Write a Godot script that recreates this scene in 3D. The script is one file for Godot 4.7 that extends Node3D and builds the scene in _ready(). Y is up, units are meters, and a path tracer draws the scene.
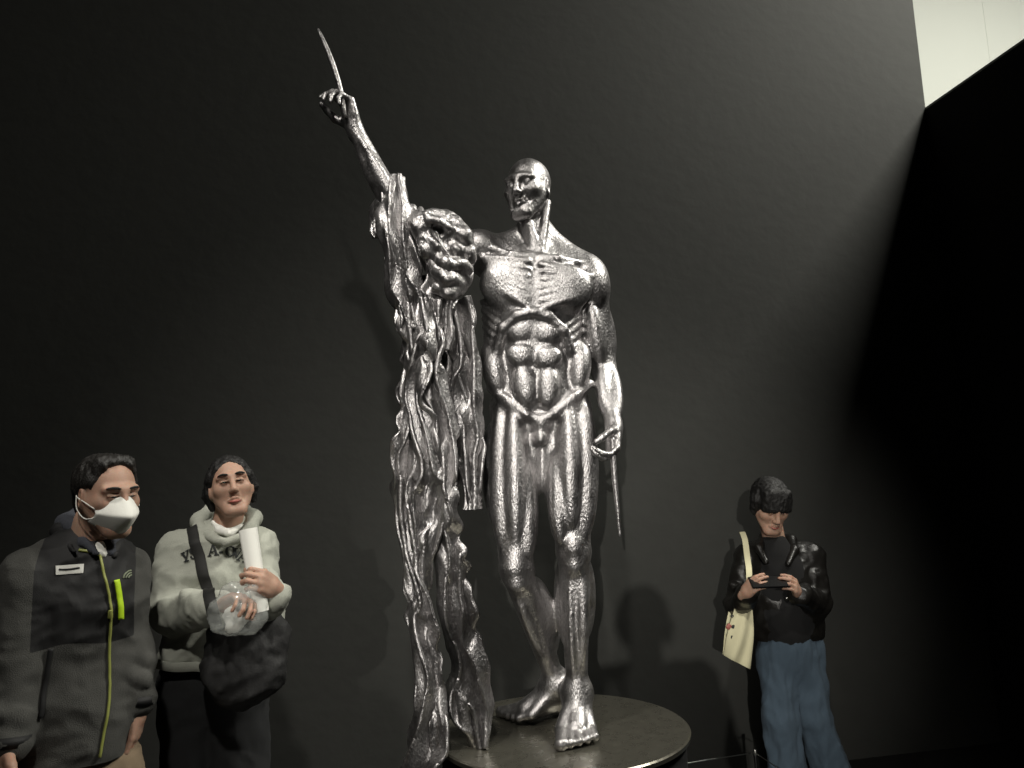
extends Node3D
# A dark gallery: a silver standing figure with a hanging drape on a round plinth, three visitors by a black wall.

# ---------- signed-distance figures, meshed as surface nets ----------
class Field:
	var ty := PackedByteArray()
	var a := PackedVector3Array()
	var ba := PackedVector3Array()
	var il := PackedFloat32Array()
	var ra := PackedFloat32Array()
	var dr := PackedFloat32Array()
	var kk := PackedFloat32Array()
	var op := PackedInt32Array()
	var ir := PackedVector3Array()
	var mm: Array[Basis] = []
	var ext := PackedFloat32Array()
	var every := PackedInt32Array()
	var noise: FastNoiseLite = null
	var amp := 0.0
	var stretch := Vector3.ONE

	func wrinkle(sd: int, freq: float, amount: float, st := Vector3.ONE) -> void:
		noise = FastNoiseLite.new()
		noise.seed = sd
		noise.frequency = freq
		noise.fractal_octaves = 3
		noise.fractal_type = FastNoiseLite.FRACTAL_RIDGED
		amp = amount
		stretch = st

	func cap(p: Vector3, q: Vector3, r1: float, r2: float, k := 0.02, o := 1) -> void:
		ty.append(0)
		a.append(p)
		ba.append(q - p)
		var l2 := (q - p).length_squared()
		il.append(1.0 / l2 if l2 > 1e-9 else 0.0)
		ra.append(r1)
		dr.append(r2 - r1)
		kk.append(k)
		op.append(o)
		ir.append(Vector3.ONE)
		mm.append(Basis.IDENTITY)
		ext.append(maxf(r1, r2))
		every.append(every.size())

	func ball(p: Vector3, r: float, k := 0.02, o := 1) -> void:
		cap(p, p, r, r, k, o)

	func chain(pts: Array, rs: Array, k := 0.02, o := 1) -> void:
		for i in pts.size() - 1:
			cap(pts[i], pts[i + 1], rs[i], rs[i + 1], k, o)

	func ell(c: Vector3, r: Vector3, b := Basis.IDENTITY, k := 0.02, o := 1) -> void:
		ty.append(1)
		a.append(c)
		ba.append(Vector3.ZERO)
		il.append(0.0)
		ra.append(0.0)
		dr.append(0.0)
		kk.append(k)
		op.append(o)
		ir.append(Vector3(1.0 / r.x, 1.0 / r.y, 1.0 / r.z))
		mm.append(Basis.from_scale(Vector3(1.0 / r.x, 1.0 / r.y, 1.0 / r.z)) * b.transposed())
		ext.append(maxf(r.x, maxf(r.y, r.z)))
		every.append(every.size())

	# a muscle belly between two points: w wide, t thick, its thickness facing fwd
	func belly(p: Vector3, q: Vector3, w: float, t: float, fwd := Vector3(0, 0, 1), k := 0.012) -> void:
		var y := (q - p).normalized()
		var x := y.cross(fwd).normalized()
		ell((p + q) / 2.0, Vector3(w, (q - p).length() / 2.0, t), Basis(x, y, x.cross(y)), k)

	func one(p: Vector3, q: int) -> float:
		if ty[q] == 0:
			var pa := p - a[q]
			var h := clampf(pa.dot(ba[q]) * il[q], 0.0, 1.0)
			return (pa - ba[q] * h).length() - ra[q] - dr[q] * h
		var e: Vector3 = mm[q] * (p - a[q])
		var k0 := e.length()
		return k0 * (k0 - 1.0) / maxf((e * ir[q]).length(), 1e-5)

	func val(p: Vector3, list: PackedInt32Array) -> float:
		var d := 10.0
		for q in list:
			var s: float
			if ty[q] == 0:
				var pa := p - a[q]
				var h := clampf(pa.dot(ba[q]) * il[q], 0.0, 1.0)
				s = (pa - ba[q] * h).length() - ra[q] - dr[q] * h
			else:
				var e: Vector3 = mm[q] * (p - a[q])
				var k0 := e.length()
				s = k0 * (k0 - 1.0) / maxf((e * ir[q]).length(), 1e-5)
			var k := kk[q]
			if op[q] > 0:
				var h2 := k - absf(d - s)
				d = minf(d, s)
				if h2 > 0.0:
					d -= h2 * h2 * 0.25 / k
			else:
				var h3 := k - absf(d + s)
				d = maxf(d, -s)
				if h3 > 0.0:
					d += h3 * h3 * 0.25 / k
		return d

	func near(c: Vector3, half: float, list: PackedInt32Array) -> PackedInt32Array:
		var ds := PackedFloat32Array()
		var m := 10.0
		for q in list:
			var s := one(c, q)
			ds.append(s)
			if op[q] > 0:
				m = minf(m, s)
		var res := PackedInt32Array()
		for i in list.size():
			var q := list[i]
			if op[q] > 0:
				if ds[i] < m + half * 2.3 + kk[q] + 0.01:
					res.append(q)
			elif ds[i] < half * 1.4 + kk[q] + 0.01:
				res.append(q)
		return res

	func grad(p: Vector3) -> Vector3:
		var l := near(p, 0.02, every)
		var e := 0.004
		return Vector3(val(p + Vector3(e, 0, 0), l) - val(p - Vector3(e, 0, 0), l), val(p + Vector3(0, e, 0), l) - val(p - Vector3(0, e, 0), l), val(p + Vector3(0, 0, e), l) - val(p - Vector3(0, 0, e), l)).normalized()

	func bump(p: Vector3) -> float:
		return noise.get_noise_3dv(p * stretch) * amp if noise else 0.0

	# where a straight line from o along d meets the surface
	func hit(o: Vector3, d: Vector3) -> Vector3:
		var n := d.normalized()
		var t := 0.2
		for i in 90:
			var s := val(o + n * t, every)
			if s < 0.0006:
				break
			t += maxf(s * 0.8, 0.0005)
			if t > 8.0:
				break
		var p := o + n * t
		return p + grad(p) * bump(p)

	var done := []

	# one slice of the grid, all blocks with the same first index
	func slab(bi: int, lo: Vector3, cell: float, span: Vector3) -> void:
		var keys := PackedInt64Array()
		var verts := PackedVector3Array()
		var ek := PackedInt64Array()
		var ea := PackedByteArray()
		var bw := cell * 16.0
		for bj in int(span.y) + 1:
			for bk in int(span.z) + 1:
				var bc := lo + (Vector3(bi, bj, bk) + Vector3.ONE * 0.5) * bw
				var bl := near(bc, bw * 0.87, every)
				if bl.is_empty() or val(bc, bl) > bw * 1.4:
					continue
				for ci in 4:
					for cj in 4:
						for ck in 4:
							var w := cell * 4.0
							var i0 := bi * 16 + ci * 4
							var j0 := bj * 16 + cj * 4
							var k0 := bk * 16 + ck * 4
							var c := lo + Vector3(i0 + 2, j0 + 2, k0 + 2) * cell
							if absf(val(c, bl)) > w * 2.0:
								continue
							block(lo, cell, i0, j0, k0, near(c, w * 0.87, bl), keys, verts, ek, ea)
		done[bi] = [keys, verts, ek, ea]

	func mesh(cell: float) -> Array:
		var lo := Vector3.ONE * 1e3
		var hi := -lo
		for q in every:
			if op[q] > 0:
				var e := Vector3.ONE * (ext[q] + 0.02)
				lo = lo.min(a[q] - e).min(a[q] + ba[q] - e)
				hi = hi.max(a[q] + e).max(a[q] + ba[q] + e)
		lo -= Vector3.ONE * cell * 2.0
		var bw := cell * 16.0
		var span := ((hi - lo) / bw).ceil()
		var slabs := int(span.x) + 1
		done.clear()
		done.resize(slabs)
		for i in slabs:
			slab(i, lo, cell, span)
		var keys := {}
		var verts := PackedVector3Array()
		var ek := PackedInt64Array()
		var ea := PackedByteArray()
		for part_of in done:
			for k in part_of[0]:
				keys[k] = keys.size()
			verts.append_array(part_of[1])
			ek.append_array(part_of[2])
			ea.append_array(part_of[3])
		done.clear()
		var idx := PackedInt32Array()
		var sx := 1 << 40
		var sy := 1 << 20
		for n in ek.size():
			var k := ek[n]
			var ax := ea[n] & 3
			var d1 := sy if ax == 0 else sx
			var d2 := sy if ax == 2 else 1
			if ax == 1:
				d1 = sx
				d2 = 1
			if not (keys.has(k) and keys.has(k - d1) and keys.has(k - d2) and keys.has(k - d1 - d2)):
				continue
			var p0: int = keys[k]
			var p1: int = keys[k - d1]
			var p2: int = keys[k - d1 - d2]
			var p3: int = keys[k - d2]
			var flip := (ea[n] & 4) != 0
			if ax == 1:
				flip = not flip
			if ax == 2:
				pass
			if flip:
				idx.append_array(PackedInt32Array([p0, p2, p1, p0, p3, p2]))
			else:
				idx.append_array(PackedInt32Array([p0, p1, p2, p0, p2, p3]))
		if noise:
			var nn := smooth(verts, idx)
			for i in verts.size():
				verts[i] += nn[i] * bump(verts[i])
		return [verts, idx]

	static func smooth(verts: PackedVector3Array, idx: PackedInt32Array) -> PackedVector3Array:
		var nn := PackedVector3Array()
		nn.resize(verts.size())
		for t in range(0, idx.size(), 3):
			var x := verts[idx[t]]
			var f := (verts[idx[t + 2]] - x).cross(verts[idx[t + 1]] - x)
			nn[idx[t]] += f
			nn[idx[t + 1]] += f
			nn[idx[t + 2]] += f
		for i in nn.size():
			nn[i] = nn[i].normalized()
		return nn

	func block(lo: Vector3, cell: float, i0: int, j0: int, k0: int, list: PackedInt32Array, keys: PackedInt64Array, verts: PackedVector3Array, ek: PackedInt64Array, ea: PackedByteArray) -> void:
		if list.is_empty():
			return
		var v := PackedFloat32Array()
		v.resize(125)
		var n := 0
		var neg := 0
		for i in 5:
			for j in 5:
				for k in 5:
					var s := val(lo + Vector3(i0 + i, j0 + j, k0 + k) * cell, list)
					v[n] = s
					n += 1
					if s < 0.0:
						neg += 1
		if neg == 0 or neg == 125:
			return
		for i in 4:
			for j in 4:
				for k in 4:
					var o := i * 25 + j * 5 + k
					var s0 := v[o] < 0.0
					var c := Vector3.ZERO
					var m := 0
					for e in 12:
						var p: int = o + EA[e]
						var q: int = o + EB[e]
						var x := v[p]
						var y := v[q]
						if (x < 0.0) != (y < 0.0):
							c += CA[e] + (CB[e] - CA[e]) * (x / (x - y))
							m += 1
					if m == 0:
						continue
					var key := ((i0 + i) << 40) | ((j0 + j) << 20) | (k0 + k)
					keys.append(key)
					verts.append(lo + (Vector3(i0 + i, j0 + j, k0 + k) + c / m) * cell)
					if (v[o + 25] < 0.0) != s0:
						ek.append(key)
						ea.append(0 | (4 if s0 else 0))
					if (v[o + 5] < 0.0) != s0:
						ek.append(key)
						ea.append(1 | (4 if s0 else 0))
					if (v[o + 1] < 0.0) != s0:
						ek.append(key)
						ea.append(2 | (4 if s0 else 0))

	const EA := [0, 5, 1, 6, 0, 25, 1, 26, 0, 25, 5, 30]
	const EB := [25, 30, 26, 31, 5, 30, 6, 31, 1, 26, 6, 31]
	const CA: Array[Vector3] = [Vector3(0, 0, 0), Vector3(0, 1, 0), Vector3(0, 0, 1), Vector3(0, 1, 1), Vector3(0, 0, 0), Vector3(1, 0, 0), Vector3(0, 0, 1), Vector3(1, 0, 1), Vector3(0, 0, 0), Vector3(1, 0, 0), Vector3(0, 1, 0), Vector3(1, 1, 0)]
	const CB: Array[Vector3] = [Vector3(1, 0, 0), Vector3(1, 1, 0), Vector3(1, 0, 1), Vector3(1, 1, 1), Vector3(0, 1, 0), Vector3(1, 1, 0), Vector3(0, 1, 1), Vector3(1, 1, 1), Vector3(0, 0, 1), Vector3(1, 0, 1), Vector3(0, 1, 1), Vector3(1, 1, 1)]


# ---------- helpers ----------
const EYE := Vector3(0, 1.56, 0)
const YAW := 10.26
const CORNER := Vector3(2.676, 0, -4.537)
var M := {}
var taken := {}

func room(u: float, y: float, n: float) -> Vector3:
	return CORNER + Vector3(0.984, 0, -0.178) * u + Vector3(0.178, 0, 0.984) * n + Vector3(0, y, 0)

func numbered(called: String) -> String:
	var k: int = taken.get(called, 0)
	taken[called] = k + 1
	return called if k == 0 else "%s_%03d" % [called, k]

func node(called: String, where := Vector3.ZERO) -> Node3D:
	var o := Node3D.new()
	o.name = numbered(called)
	add_child(o)
	o.position = where
	return o

func tag(o: Node3D, label: String, category := "", group := "", kind := "") -> void:
	o.set_meta("label", label)
	if category:
		o.set_meta("category", category)
	if group:
		o.set_meta("group", group)
	if kind:
		o.set_meta("kind", kind)

# a mesh under parent; its vertices are given in world metres and kept relative to the thing's base
func part(called: String, arrays: Array, m: Material, parent: Node3D) -> MeshInstance3D:
	var o := MeshInstance3D.new()
	o.name = called
	var base := Vector3.ZERO
	var p: Node = parent
	while p is Node3D and p != self:
		base += p.position
		p = p.get_parent()
	var verts: PackedVector3Array = arrays[0].duplicate()
	var nn: PackedVector3Array = arrays[2] if arrays.size() > 2 else Field.smooth(verts, arrays[1])
	for i in verts.size():
		verts[i] -= base
	var am := ArrayMesh.new()
	var ar := []
	ar.resize(Mesh.ARRAY_MAX)
	ar[Mesh.ARRAY_VERTEX] = verts
	ar[Mesh.ARRAY_NORMAL] = nn
	ar[Mesh.ARRAY_INDEX] = arrays[1]
	am.add_surface_from_arrays(Mesh.PRIMITIVE_TRIANGLES, ar)
	o.mesh = am
	o.material_override = m
	parent.add_child(o, true)
	return o

func join(list: Array) -> Array:
	var v := PackedVector3Array()
	var idx := PackedInt32Array()
	for l in list:
		var base := v.size()
		v.append_array(l[0])
		for i in l[1]:
			idx.append(i + base)
	return [v, idx]

# cuts a mesh along f = 0; returns [where f > 0, where f < 0]
func split(arrays: Array, f: Callable) -> Array:
	var verts: PackedVector3Array = arrays[0]
	var idx: PackedInt32Array = arrays[1]
	var fv := PackedFloat32Array()
	for v in verts:
		fv.append(f.call(v))
	var out := []
	for side in [1.0, -1.0]:
		var ov := PackedVector3Array()
		var oi := PackedInt32Array()
		var map := {}
		for t in range(0, idx.size(), 3):
			var poly := PackedInt64Array()
			var np := 0
			for e in 3:
				var i := idx[t + e]
				if fv[i] * side >= 0.0:
					np += 1
			if np == 0:
				continue
			for e in 3:
				var i := idx[t + e]
				var j := idx[t + (e + 1) % 3]
				if fv[i] * side >= 0.0:
					poly.append(i)
				if (fv[i] >= 0.0) != (fv[j] >= 0.0):
					poly.append((mini(i, j) + 1) * 10000000 + maxi(i, j))
			var ids := PackedInt32Array()
			for key in poly:
				if not map.has(key):
					map[key] = ov.size()
					if key < 10000000:
						ov.append(verts[key])
					else:
						var i := key / 10000000 - 1
						var j := key % 10000000
						ov.append(verts[i].lerp(verts[j], fv[i] / (fv[i] - fv[j])))
				ids.append(map[key])
			for e in range(1, ids.size() - 1):
				oi.append_array(PackedInt32Array([ids[0], ids[e], ids[e + 1]]))
		out.append([ov, oi])
	return out

# a tube of changing radius along points
func tube(pts: Array, rs: Array, sides := 8) -> Array:
	var v := PackedVector3Array()
	var idx := PackedInt32Array()
	var up := Vector3(0.3, 0.2, 1.0).normalized()
	for i in pts.size():
		var d: Vector3 = (pts[mini(i + 1, pts.size() - 1)] - pts[maxi(i - 1, 0)]).normalized()
		var x := d.cross(up).normalized()
		var y := x.cross(d)
		for s in sides:
			var t := TAU * s / sides
			v.append(pts[i] + (x * cos(t) + y * sin(t)) * rs[i])
	for i in pts.size() - 1:
		for s in sides:
			var p := i * sides + s
			var q := i * sides + (s + 1) % sides
			idx.append_array(PackedInt32Array([p, q, p + sides, q, q + sides, p + sides]))
	for e in 2:
		var c := v.size()
		v.append(pts[0 if e == 0 else pts.size() - 1])
		var b := 0 if e == 0 else (pts.size() - 1) * sides
		for s in sides:
			var p := b + s
			var q := b + (s + 1) % sides
			idx.append_array(PackedInt32Array([c, q, p]) if e == 0 else PackedInt32Array([c, p, q]))
	return [v, idx]

# smooth run through control points
func curve(pts: Array, n: int) -> Array:
	var out := []
	for i in n + 1:
		var t := float(i) / n * (pts.size() - 1)
		var k := mini(int(t), pts.size() - 2)
		var f := t - k
		var p0 = pts[maxi(k - 1, 0)]
		var p3 = pts[mini(k + 2, pts.size() - 1)]
		if pts[0] is Vector3:
			out.append((pts[k] as Vector3).cubic_interpolate(pts[k + 1], p0, p3, f))
		else:
			out.append(cubic_interpolate(pts[k], pts[k + 1], p0, p3, f))
	return out

# a closed shell from a grid of points: rows x cols, thick
func shell(grid: Array, rows: int, cols: int, thick: float) -> Array:
	var nn := []
	for r in rows:
		for c in cols:
			var du: Vector3 = grid[r * cols + mini(c + 1, cols - 1)] - grid[r * cols + maxi(c - 1, 0)]
			var dv: Vector3 = grid[mini(r + 1, rows - 1) * cols + c] - grid[maxi(r - 1, 0) * cols + c]
			nn.append(du.cross(dv).normalized())
	var v := PackedVector3Array()
	var idx := PackedInt32Array()
	for side in [0.5, -0.5]:
		for i in grid.size():
			v.append(grid[i] + nn[i] * thick * side)
	var n := rows * cols
	for r in rows - 1:
		for c in cols - 1:
			var p := r * cols + c
			idx.append_array(PackedInt32Array([p, p + cols, p + 1, p + 1, p + cols, p + cols + 1]))
			p += n
			idx.append_array(PackedInt32Array([p, p + 1, p + cols, p + 1, p + cols + 1, p + cols]))
	for r in rows - 1:
		for e in 2:
			var p := r * cols + (0 if e == 0 else cols - 1)
			var t := [p, p + n, p + cols, p + n, p + n + cols, p + cols]
			idx.append_array(PackedInt32Array(t if e == 0 else [t[0], t[2], t[1], t[3], t[5], t[4]]))
	for c in cols - 1:
		for e in 2:
			var p := c if e == 0 else (rows - 1) * cols + c
			var t := [p, p + 1, p + n, p + n, p + 1, p + n + 1]
			idx.append_array(PackedInt32Array(t if e == 0 else [t[0], t[2], t[1], t[3], t[5], t[4]]))
	return [v, idx]

# a flat ribbon lying on a figure's surface, along points where lines of sight meet it
func ribbon(f: Field, rays: Array, width: float, lift: float, steps := 24) -> Array:
	var g := []
	var pts := []
	for d in curve(rays, steps):
		pts.append(f.hit(EYE, d))
	for i in pts.size():
		var t: Vector3 = (pts[mini(i + 1, pts.size() - 1)] - pts[maxi(i - 1, 0)]).normalized()
		var n := f.grad(pts[i])
		var x := t.cross(n).normalized()
		for s in [-0.5, 0.0, 0.5]:
			g.append(pts[i] + x * width * s + n * lift)
	return shell(g, pts.size(), 3, lift)

func box(size: Vector3, bevel := 0.0) -> Array:
	var st := SurfaceTool.new()
	if bevel <= 0.0:
		var bm := BoxMesh.new()
		bm.size = size
		st.append_from(bm, 0, Transform3D.IDENTITY)
		var a := st.commit().surface_get_arrays(0)
		return [a[Mesh.ARRAY_VERTEX], a[Mesh.ARRAY_INDEX], a[Mesh.ARRAY_NORMAL]]
	# eight corners, each pulled in along every axis
	var v := PackedVector3Array()
	var idx := PackedInt32Array()
	var nn := PackedVector3Array()
	var s := size / 2.0
	var face := func(q: Array) -> void:
		var b := v.size()
		var n: Vector3 = (q[2] - q[0]).cross(q[1] - q[0]).normalized()
		var c := Vector3.ZERO
		for p in q:
			c += p
		var rev := n.dot(c) < 0.0
		for p in q:
			v.append(p)
			nn.append(-n if rev else n)
		for e in range(1, q.size() - 1):
			idx.append_array(PackedInt32Array([b, b + e + 1, b + e] if rev else [b, b + e, b + e + 1]))
	var at := func(x: float, y: float, z: float, ax: int) -> Vector3:
		var p := Vector3(x * s.x, y * s.y, z * s.z)
		for k in 3:
			if k != ax:
				p[k] -= signf(p[k]) * bevel
		return p
	for ax in 3:
		for sg in [-1.0, 1.0]:
			var q := []
			for c in [[-1, -1], [1, -1], [1, 1], [-1, 1]]:
				var d := [0.0, 0.0, 0.0]
				d[ax] = sg
				d[(ax + 1) % 3] = float(c[0])
				d[(ax + 2) % 3] = float(c[1])
				q.append(at.call(d[0], d[1], d[2], ax))
			face.call(q)
	for ax in 3:
		var b1 := (ax + 1) % 3
		var b2 := (ax + 2) % 3
		for c in [[-1.0, -1.0], [1.0, -1.0], [1.0, 1.0], [-1.0, 1.0]]:
			var q := []
			for e in [[-1.0, b1], [1.0, b1], [1.0, b2], [-1.0, b2]]:
				var d := [0.0, 0.0, 0.0]
				d[ax] = e[0]
				d[b1] = c[0]
				d[b2] = c[1]
				q.append(at.call(d[0], d[1], d[2], e[1]))
			face.call(q)
	for x in [-1.0, 1.0]:
		for y in [-1.0, 1.0]:
			for z in [-1.0, 1.0]:
				face.call([at.call(x, y, z, 0), at.call(x, y, z, 1), at.call(x, y, z, 2)])
	return [v, idx, nn]

func lathe(prof: Array, sides := 64) -> Array:
	var st := SurfaceTool.new()
	st.begin(Mesh.PRIMITIVE_TRIANGLES)
	st.set_smooth_group(-1)
	for i in prof.size() - 1:
		for s in sides:
			var q := []
			for e in [[i, s], [i, s + 1], [i + 1, s + 1], [i + 1, s]]:
				var t: float = TAU * e[1] / sides
				q.append(Vector3(cos(t) * prof[e[0]].x, prof[e[0]].y, sin(t) * prof[e[0]].x))
			for k in [0, 2, 1, 0, 3, 2]:
				st.add_vertex(q[k])
	st.generate_normals()
	var a := st.commit().surface_get_arrays(0)
	var n: int = a[Mesh.ARRAY_VERTEX].size()
	return [a[Mesh.ARRAY_VERTEX], PackedInt32Array(range(n)), a[Mesh.ARRAY_NORMAL]]

func moved(arrays: Array, t: Transform3D) -> Array:
	var v: PackedVector3Array = t * (arrays[0] as PackedVector3Array)
	if arrays.size() > 2:
		return [v, arrays[1], Transform3D(t.basis.orthonormalized(), Vector3.ZERO) * (arrays[2] as PackedVector3Array)]
	return [v, arrays[1]]

func frame(y: Vector3, z: Vector3) -> Basis:
	y = y.normalized()
	var x := y.cross(z).normalized()
	return Basis(x, y, x.cross(y))

func structure(called: String, arrays: Array, m: Material, at: Vector3, turn := YAW) -> MeshInstance3D:
	var o := part(called, arrays, m, self)
	o.position = at
	o.rotation_degrees.y = turn
	o.set_meta("kind", "structure")
	return o

func noise_tex(sd: int, freq: float, ramp: Array, size := 512, octaves := 4, normal := false, strength := 4.0) -> NoiseTexture2D:
	var n := FastNoiseLite.new()
	n.seed = sd
	n.frequency = freq
	n.fractal_octaves = octaves
	var t := NoiseTexture2D.new()
	t.width = size
	t.height = size
	t.seamless = true
	t.noise = n
	t.as_normal_map = normal
	t.bump_strength = strength
	if ramp:
		var g := Gradient.new()
		g.offsets = PackedFloat32Array([0.0, 1.0])
		g.colors = PackedColorArray([ramp[0], ramp[1]])
		t.color_ramp = g
	return t

func mat(c: Color, rough: float, metal := 0.0) -> StandardMaterial3D:
	var m := StandardMaterial3D.new()
	m.albedo_color = c
	m.roughness = rough
	m.metallic = metal
	return m

func grain(m: StandardMaterial3D, sd: int, freq: float, scale: float, strength: float, depth := 0.0, stretch := Vector3.ONE) -> StandardMaterial3D:
	m.uv1_triplanar = true
	m.uv1_world_triplanar = true
	m.uv1_scale = stretch * scale
	m.normal_enabled = true
	m.normal_texture = noise_tex(sd, freq, [], 512, 4, true, strength)
	m.normal_scale = 1.0
	if depth > 0.0:
		m.albedo_texture = noise_tex(sd + 1, freq, [Color(1.0 - depth, 1.0 - depth, 1.0 - depth), Color.WHITE])
	return m

func spot(at: Vector3, aim: Vector3, energy: float, angle: float, size: float, c: Color, label: String) -> void:
	var root := node("track_spotlight", at)
	tag(root, label, "lamp")
	var d := (aim - at).normalized()
	var b := frame(-d, Vector3(0.1, 0.9, 0.3)) * Basis.from_scale(Vector3.ONE * maxf(1.0, size / 0.055))
	var can := lathe([Vector2(0.0, 0.24), Vector2(0.05, 0.235), Vector2(0.06, 0.22), Vector2(0.065, 0.0), Vector2(0.06, 0.0), Vector2(0.055, 0.03), Vector2(0.0, 0.03)], 24)
	part("housing", moved(can, Transform3D(b, at)), M.lamp_black, root)
	part("lens", moved(lathe([Vector2(0.0, 0.022), Vector2(0.054, 0.022), Vector2(0.054, 0.026), Vector2(0.0, 0.026)], 24), Transform3D(b, at)), M.lens, root)
	part("bracket", tube([at - d * 0.12, at - d * 0.12 + Vector3(0, 0.22, 0)], [0.012, 0.012]), M.lamp_black, root)
	var l := SpotLight3D.new()
	l.name = "spot_beam"
	root.add_child(l)
	l.global_transform = Transform3D(Basis.looking_at(d, Vector3.UP if absf(d.y) < 0.95 else Vector3.RIGHT), at + d * (size + 0.02))
	l.light_energy = energy
	l.light_color = c
	l.spot_angle = angle
	l.spot_angle_attenuation = 1.0
	l.spot_range = 30.0
	l.spot_attenuation = 2.0
	l.light_size = size
	l.shadow_enabled = true

# ---------- heads and hands ----------
# face looks along z of t, chin to crown about 0.235 at scale 1
func head(f: Field, t: Transform3D, bare := false) -> void:
	var s := t.basis.get_scale().x
	var b := t.basis.orthonormalized()
	f.ell(t * Vector3(0, 0.035, -0.018), Vector3(0.073, 0.083, 0.094) * s, b, 0.02 * s)
	f.ell(t * Vector3(0, -0.02, 0.02), Vector3(0.062, 0.075, 0.066) * s, b, 0.03 * s)
	f.cap(t * Vector3(-0.05, -0.02, 0.0), t * Vector3(-0.022, -0.09, 0.058), 0.022 * s, 0.02 * s, 0.03 * s)
	f.cap(t * Vector3(0.05, -0.02, 0.0), t * Vector3(0.022, -0.09, 0.058), 0.022 * s, 0.02 * s, 0.03 * s)
	f.cap(t * Vector3(-0.012, -0.094, 0.066), t * Vector3(0.012, -0.094, 0.066), 0.018 * s, 0.018 * s, 0.025 * s)
	for e in [-1.0, 1.0]:
		f.ball(t * Vector3(0.044 * e, -0.012, 0.05), 0.023 * s, 0.02 * s)
		f.cap(t * Vector3(0.012 * e, 0.032, 0.08), t * Vector3(0.046 * e, 0.03, 0.066), 0.011 * s, 0.01 * s, 0.016 * s)
		f.ell(t * Vector3(0.03 * e, 0.01, 0.09), Vector3(0.019, 0.013, 0.016) * s, b, 0.012 * s, -1)
		f.ball(t * Vector3(0.03 * e, 0.009, 0.071), 0.0125 * s, 0.003 * s)
		f.cap(t * Vector3(0.016 * e, 0.014, 0.083), t * Vector3(0.043 * e, 0.013, 0.077), 0.0032 * s, 0.0032 * s, 0.004 * s)
		f.ell(t * Vector3(0.074 * e, -0.002, -0.008), Vector3(0.009, 0.032, 0.02) * s, b * Basis(Vector3.UP, 0.5 * e), 0.01 * s)
		f.ell(t * Vector3(0.083 * e, 0.0, -0.004), Vector3(0.006, 0.02, 0.011) * s, b * Basis(Vector3.UP, 0.5 * e), 0.006 * s, -1)
		f.ball(t * Vector3(0.012 * e, -0.027, 0.093), 0.0085 * s, 0.008 * s)
		f.ball(t * Vector3(0.007 * e, -0.034, 0.098), 0.0035 * s, 0.003 * s, -1)
		f.cap(t * Vector3(0.026 * e, -0.03, 0.082), t * Vector3(0.033 * e, -0.055, 0.072), 0.003 * s, 0.003 * s, 0.012 * s, -1)
	f.cap(t * Vector3(0, 0.026, 0.083), t * Vector3(0, -0.022, 0.105), 0.0085 * s, 0.011 * s, 0.014 * s)
	f.chain([t * Vector3(-0.024, -0.058, 0.077), t * Vector3(-0.006, -0.052, 0.089), t * Vector3(0.006, -0.052, 0.089), t * Vector3(0.024, -0.058, 0.077)], [0.003 * s, 0.006 * s, 0.006 * s, 0.003 * s], 0.006 * s)
	f.chain([t * Vector3(-0.02, -0.061, 0.077), t * Vector3(0, -0.065, 0.086), t * Vector3(0.02, -0.061, 0.077)], [0.004 * s, 0.0075 * s, 0.004 * s], 0.006 * s)
	f.chain([t * Vector3(-0.025, -0.0585, 0.084), t * Vector3(0, -0.0575, 0.097), t * Vector3(0.025, -0.0585, 0.084)], [0.0022 * s, 0.0028 * s, 0.0022 * s], 0.003 * s, -1)
	if bare:
		for e in [-1.0, 1.0]:
			f.ell(t * Vector3(0.03 * e, 0.009, 0.09), Vector3(0.018, 0.011, 0.013) * s, b, 0.006 * s, -1)
			f.ball(t * Vector3(0.03 * e, 0.008, 0.068), 0.0115 * s, 0.003 * s)
		f.cap(t * Vector3(-0.035, -0.04, 0.078), t * Vector3(-0.028, -0.075, 0.075), 0.006 * s, 0.006 * s, 0.012 * s, -1)

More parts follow.
